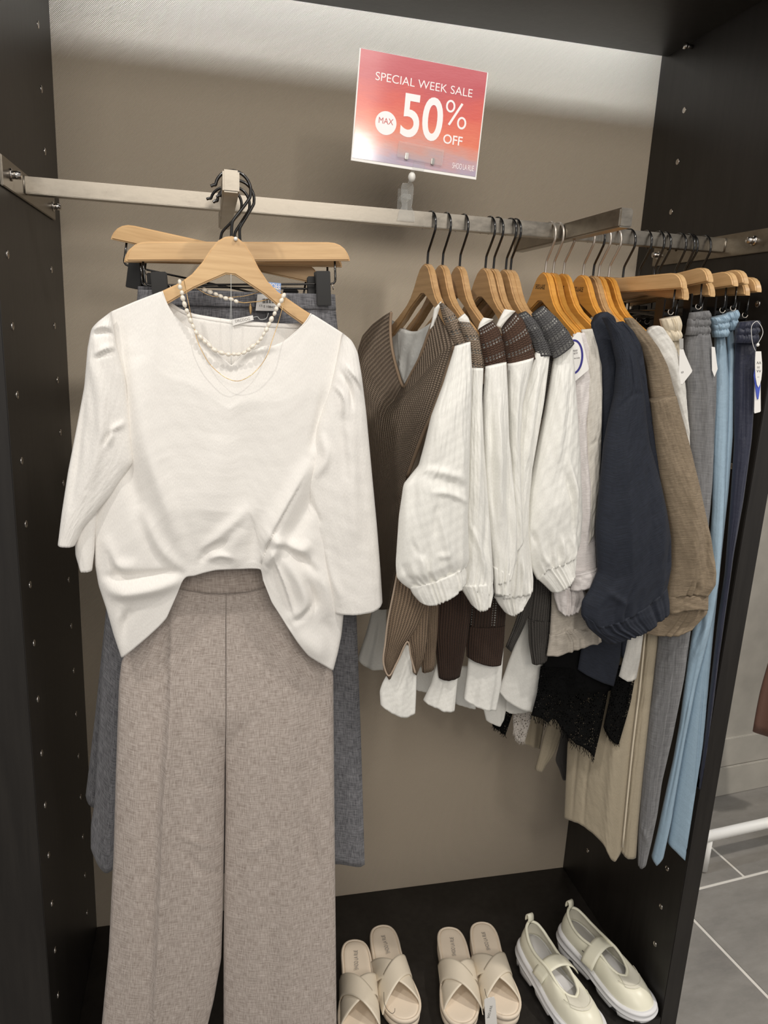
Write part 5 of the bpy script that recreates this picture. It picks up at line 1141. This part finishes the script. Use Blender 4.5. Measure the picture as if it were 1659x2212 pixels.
# ------------------------------------------------------------------ sneakers
def make_sneaker(label, loc, rz, mirror, group=None):
    t = thing('sneaker', label, 'sneaker', loc, (0, 0, rz), group); m = -1 if mirror else 1; Ls = .255; n = 96
    def R(inset, z, k=1.0, notch=0.0):
        P = print_outline(n, Ls, 1.06*k, inset, .004); tt = (P[:, 1]+Ls/2)/Ls
        zz = np.full(n, z) if np.isscalar(z) else np.interp(tt, [0, .15, .35, .55, .8, 1], z)
        Q = np.stack([P[:, 0]*m, P[:, 1], zz], 1)
        if notch:
            ph = np.sin(np.arange(n)/n*2*PI*11); c = Q[:, :2].mean(0); Q[:, 2] += np.where(ph > .72, notch, 0)
        return Q[::-1] if m < 0 else Q
    zt = [.062, .057, .047, .038, .034, .040]
    def f(k, o=0.0): return [v*k+o for v in zt]
    toe0 = [.004, .001, .004, .002, .001, .012]
    sole = [R(.004, [v+.0005 for v in toe0], notch=.010), R(.000, [v+.003 for v in toe0], notch=.010), R(-.001, f(.30, .003), notch=.004), R(.003, f(.36, .003)), R(.0035, f(.40, .003)), R(-.005, f(.50, .002)), R(-.006, f(.60, .002)), R(.0005, f(.66, .002)), R(.0005, f(.69, .002)), R(-.004, f(.78, .002)), R(-.0025, f(.92)), R(.003, zt), R(.008, f(1.0, -.002))]
    ring_solid('sole', sole, M['white_sole'], t)
    # upper: from the sole edge up to one long opening
    B = R(.0035, f(1.0, -.003)); nn = len(B)
    y = B[:, 1]; tt = (y+Ls/2)/Ls
    tO = .035 + tt*.685                                               # the opening runs from the heel to the vamp
    yo = tO*Ls - Ls/2
    wo = np.interp(tO, [.03, .08, .16, .26, .36, .44, .52, .60, .68, .72], [.004, .016, .0235, .026, .024, .0215, .023, .022, .014, .002])
    zo = np.interp(tO, [.03, .10, .20, .30, .40, .50, .62, .72], [.108, .099, .086, .081, .082, .080, .068, .060])
    cx = .004*np.sin(PI*np.clip(tO, 0, 1))**2*m
    sgn = np.sign(B[:, 0]-.004*m*np.sin(PI*tt)**2); sgn[sgn == 0] = 1
    # smooth the side switch at heel and toe
    ang = np.arange(nn); wsm = np.abs(B[:, 0]-.004*m*np.sin(PI*tt)**2)/.035
    O = np.stack([cx + sgn*wo*np.clip(wsm*1.4, 0, 1), yo, zo], 1)
    for _ in range(3): O = .25*np.roll(O, 1, 0)+.5*O+.25*np.roll(O, -1, 0)
    rings = []
    out = B.copy(); out[:, 2] = 0; cxy = np.stack([np.full(nn, .003*m), y*0.55, np.zeros(nn)], 1); dirn = out-cxy; dirn /= np.linalg.norm(dirn, axis=1)[:, None]
    toe = np.clip((tt-.6)/.4, 0, 1)
    for r in np.linspace(0, 1, 11):
        bul = math.sin(PI*min(1, r*1.0))**.8
        P = B*(1-r)+O*r + dirn*(.004*bul*(1-.6*r)) ; P[:, 2] += (.011*toe+.004)*bul
        rings.append(P)
    ring_solid('upper', rings, M['sneaker'], t, cap_bottom=False, cap_top=False)
    inner = [np.concatenate([R0[:, :2]*np.array([.94, .96]), R0[:, 2:]-.001], 1) for R0 in rings[::-1][:9]]
    ring_solid('lining', inner, M['sneaker2'], t, cap_bottom=False, cap_top=False)
    V, F = tube_data(O+np.array([0, 0, .0008]), .0034, 8, closed=True); mesh_obj('padded_collar', V, F, M['sneaker'], t, world=False)
    ins = R(.010, f(1.0, .004)); ring_solid('insole', [ins, ins+np.array([0, 0, .001])], plain('white_insole', (240, 239, 240), .7), t)
    # toe overlay of embroidered mesh, heel tab, strap with buckle
    nu = 25; Vt = []
    for q in (0, 1):
        for j in range(9):
            for i in range(nu):
                a = (i/(nu-1)-.5)*1.5; rr = j/8.
                k = int(round((.5 + a/(2*PI)*.9)*nn)) % nn; ri = 5.2+rr*4.3; r0 = int(ri); fr = ri-r0
                p = rings[r0][k]*(1-fr)+rings[min(r0+1, 10)][k]*fr
                Vt.append(p + np.array([0, .001, .0016])*(1 if q == 0 else -.2))
    F = []; o = 9*nu
    for j in range(8):
        for i in range(nu-1):
            a = j*nu+i; F.append((a, a+1, a+nu+1, a+nu)); F.append((o+a, o+a+nu, o+a+nu+1, o+a+1))
    mesh_obj('toe_overlay', Vt, F, M['sneaker2'], t, world=False)
    L_ = []
    hz, hy = O[0][2], O[0][1]
    for a in np.linspace(-.4, 3.5, 14): L_.append((0, hy-.002-.0045*math.cos(a)*1.0, hz+.006+.012*math.sin(a)))
    A = np.array(L_); w_ = .0075; Vv = np.concatenate([A+np.array([-w_, 0, 0]), A+np.array([w_, 0, 0])]); k = len(A)
    o2 = mesh_obj('heel_tab', Vv, [(i, i+1, k+i+1, k+i) for i in range(k-1)], M['sneaker'], t, world=False)
    sm = o2.modifiers.new('thick', 'SOLIDIFY'); sm.thickness = .0018
    Vs = []; ns = 22
    for q in (0, 1):
        for j, yy in enumerate((-.5, -.3, .3, .5)):
            for i in range(ns):
                s = i/(ns-1); x = (-.049 + .090*s)*m; e = math.sin(PI*(.04+.92*s))
                z = .034 + .053*e**.5 + (.0022 if q == 0 else 0); 
                Vs.append((x*(1+.03*(1-q))+.002*m, -.018 + yy*.033 - .010*(s-.5), z + (.0006 if abs(yy) < .4 else 0)))
    F = []; o = 4*ns
    for j in range(3):
        for i in range(ns-1):
            a = j*ns+i; F.append((a, a+1, a+ns+1, a+ns)); F.append((o+a, o+a+ns, o+a+ns+1, o+a+1))
    for i in range(ns-1): F.append((i+1, i, o+i, o+i+1)); a = 3*ns+i; F.append((a, a+1, o+a+1, o+a))
    for j in range(3): a = j*ns; F.append((a, a+ns, o+a+ns, o+a)); a = j*ns+ns-1; F.append((a+ns, a, o+a, o+a+ns))
    mesh_obj('strap', Vs, F, M['sneaker'], t, world=False)
    e0 = Vs[2]; 
    V, F = tube_data([(-.037*m, -.037, .070), (-.036*m, -.004, .070)], .0015, 8); mesh_obj('buckle_bar', V, F, M['chrome'], t, world=False)
    # stitching line over the vamp
    st = [rings[6][int(round((.5+a/(2*PI)*.9)*nn)) % nn]+np.array([0, .001, .0022]) for a in np.linspace(-.95, .95, 26)]
    tube('stitching', st, .0007, M['sneaker2'], t, 5, world=False)
    return t
def un3(p): return un2(p, .02)
for label, heel, toe, mir in (('ivory strap sneaker nearer the front, left of its mate, beside the sandals', (1128,2048), (1290,2250), False),
                              ('ivory strap sneaker at the back right beside the dark panel', (1212,2018), (1384,2180), True)):
    h_ = un2(heel, .02); t_ = un2(toe, .02); d = t_-h_; d /= np.linalg.norm(d); c = h_+d*.131
    make_sneaker(label, (c[0], c[1], .0008), math.atan2(-d[0], d[1]), mir)

# ------------------------------------------------------------------ beyond the dark panel: white rack foot and a hanging rust garment
rack = thing('garment_rack', 'white painted rack base bar on the tiled floor right of the dark panel', 'clothes rail', (1.80, .06, FLOOR))
def rackpt(s, z): 
    a = un((1532,1806), YP(.048)); b = un((1659,1777), YP(.073)); d = (b-a)/np.linalg.norm(b-a); return np.array([a[0]+d[0]*s, a[1]+d[1]*s, z])
tube('base_bar', [rackpt(-.12, .0), rackpt(.9, .0)], .0155, M['white_paint'], rack, 14)
tube('upright', [rackpt(.85, .0), rackpt(.85, 1.6)], .0155, M['white_paint'], rack, 14)
tube('top_bar', [rackpt(-.12, 1.6), rackpt(.86, 1.6)], .0155, M['white_paint'], rack, 14)
for s_ in (.0, .82): tube('foot', [rackpt(s_, .0), rackpt(s_, FLOOR+.004)], .012, M['white_paint'], rack, 12)
rust = thing('skirt', 'rust brown garment hanging beyond the dark panel at the right edge', 'skirt', (2.05, .13, .8))
sheet('body', M['rust'], rust, YP(.12), [(1745,420),(1735,700),(1715,1050),(1690,1330),(1660,1430),(1642,1490),(1629,1560),(1626,1580)], [(1830,420),(1825,700),(1815,1050),(1805,1300),(1800,1420),(1800,1500),(1800,1590)], bot=[(1626,1580),(1640,1585),(1700,1590),(1800,1590)], h=.02, nu=40, nv=50, folds=[(5,.008,.3,0,.3)])
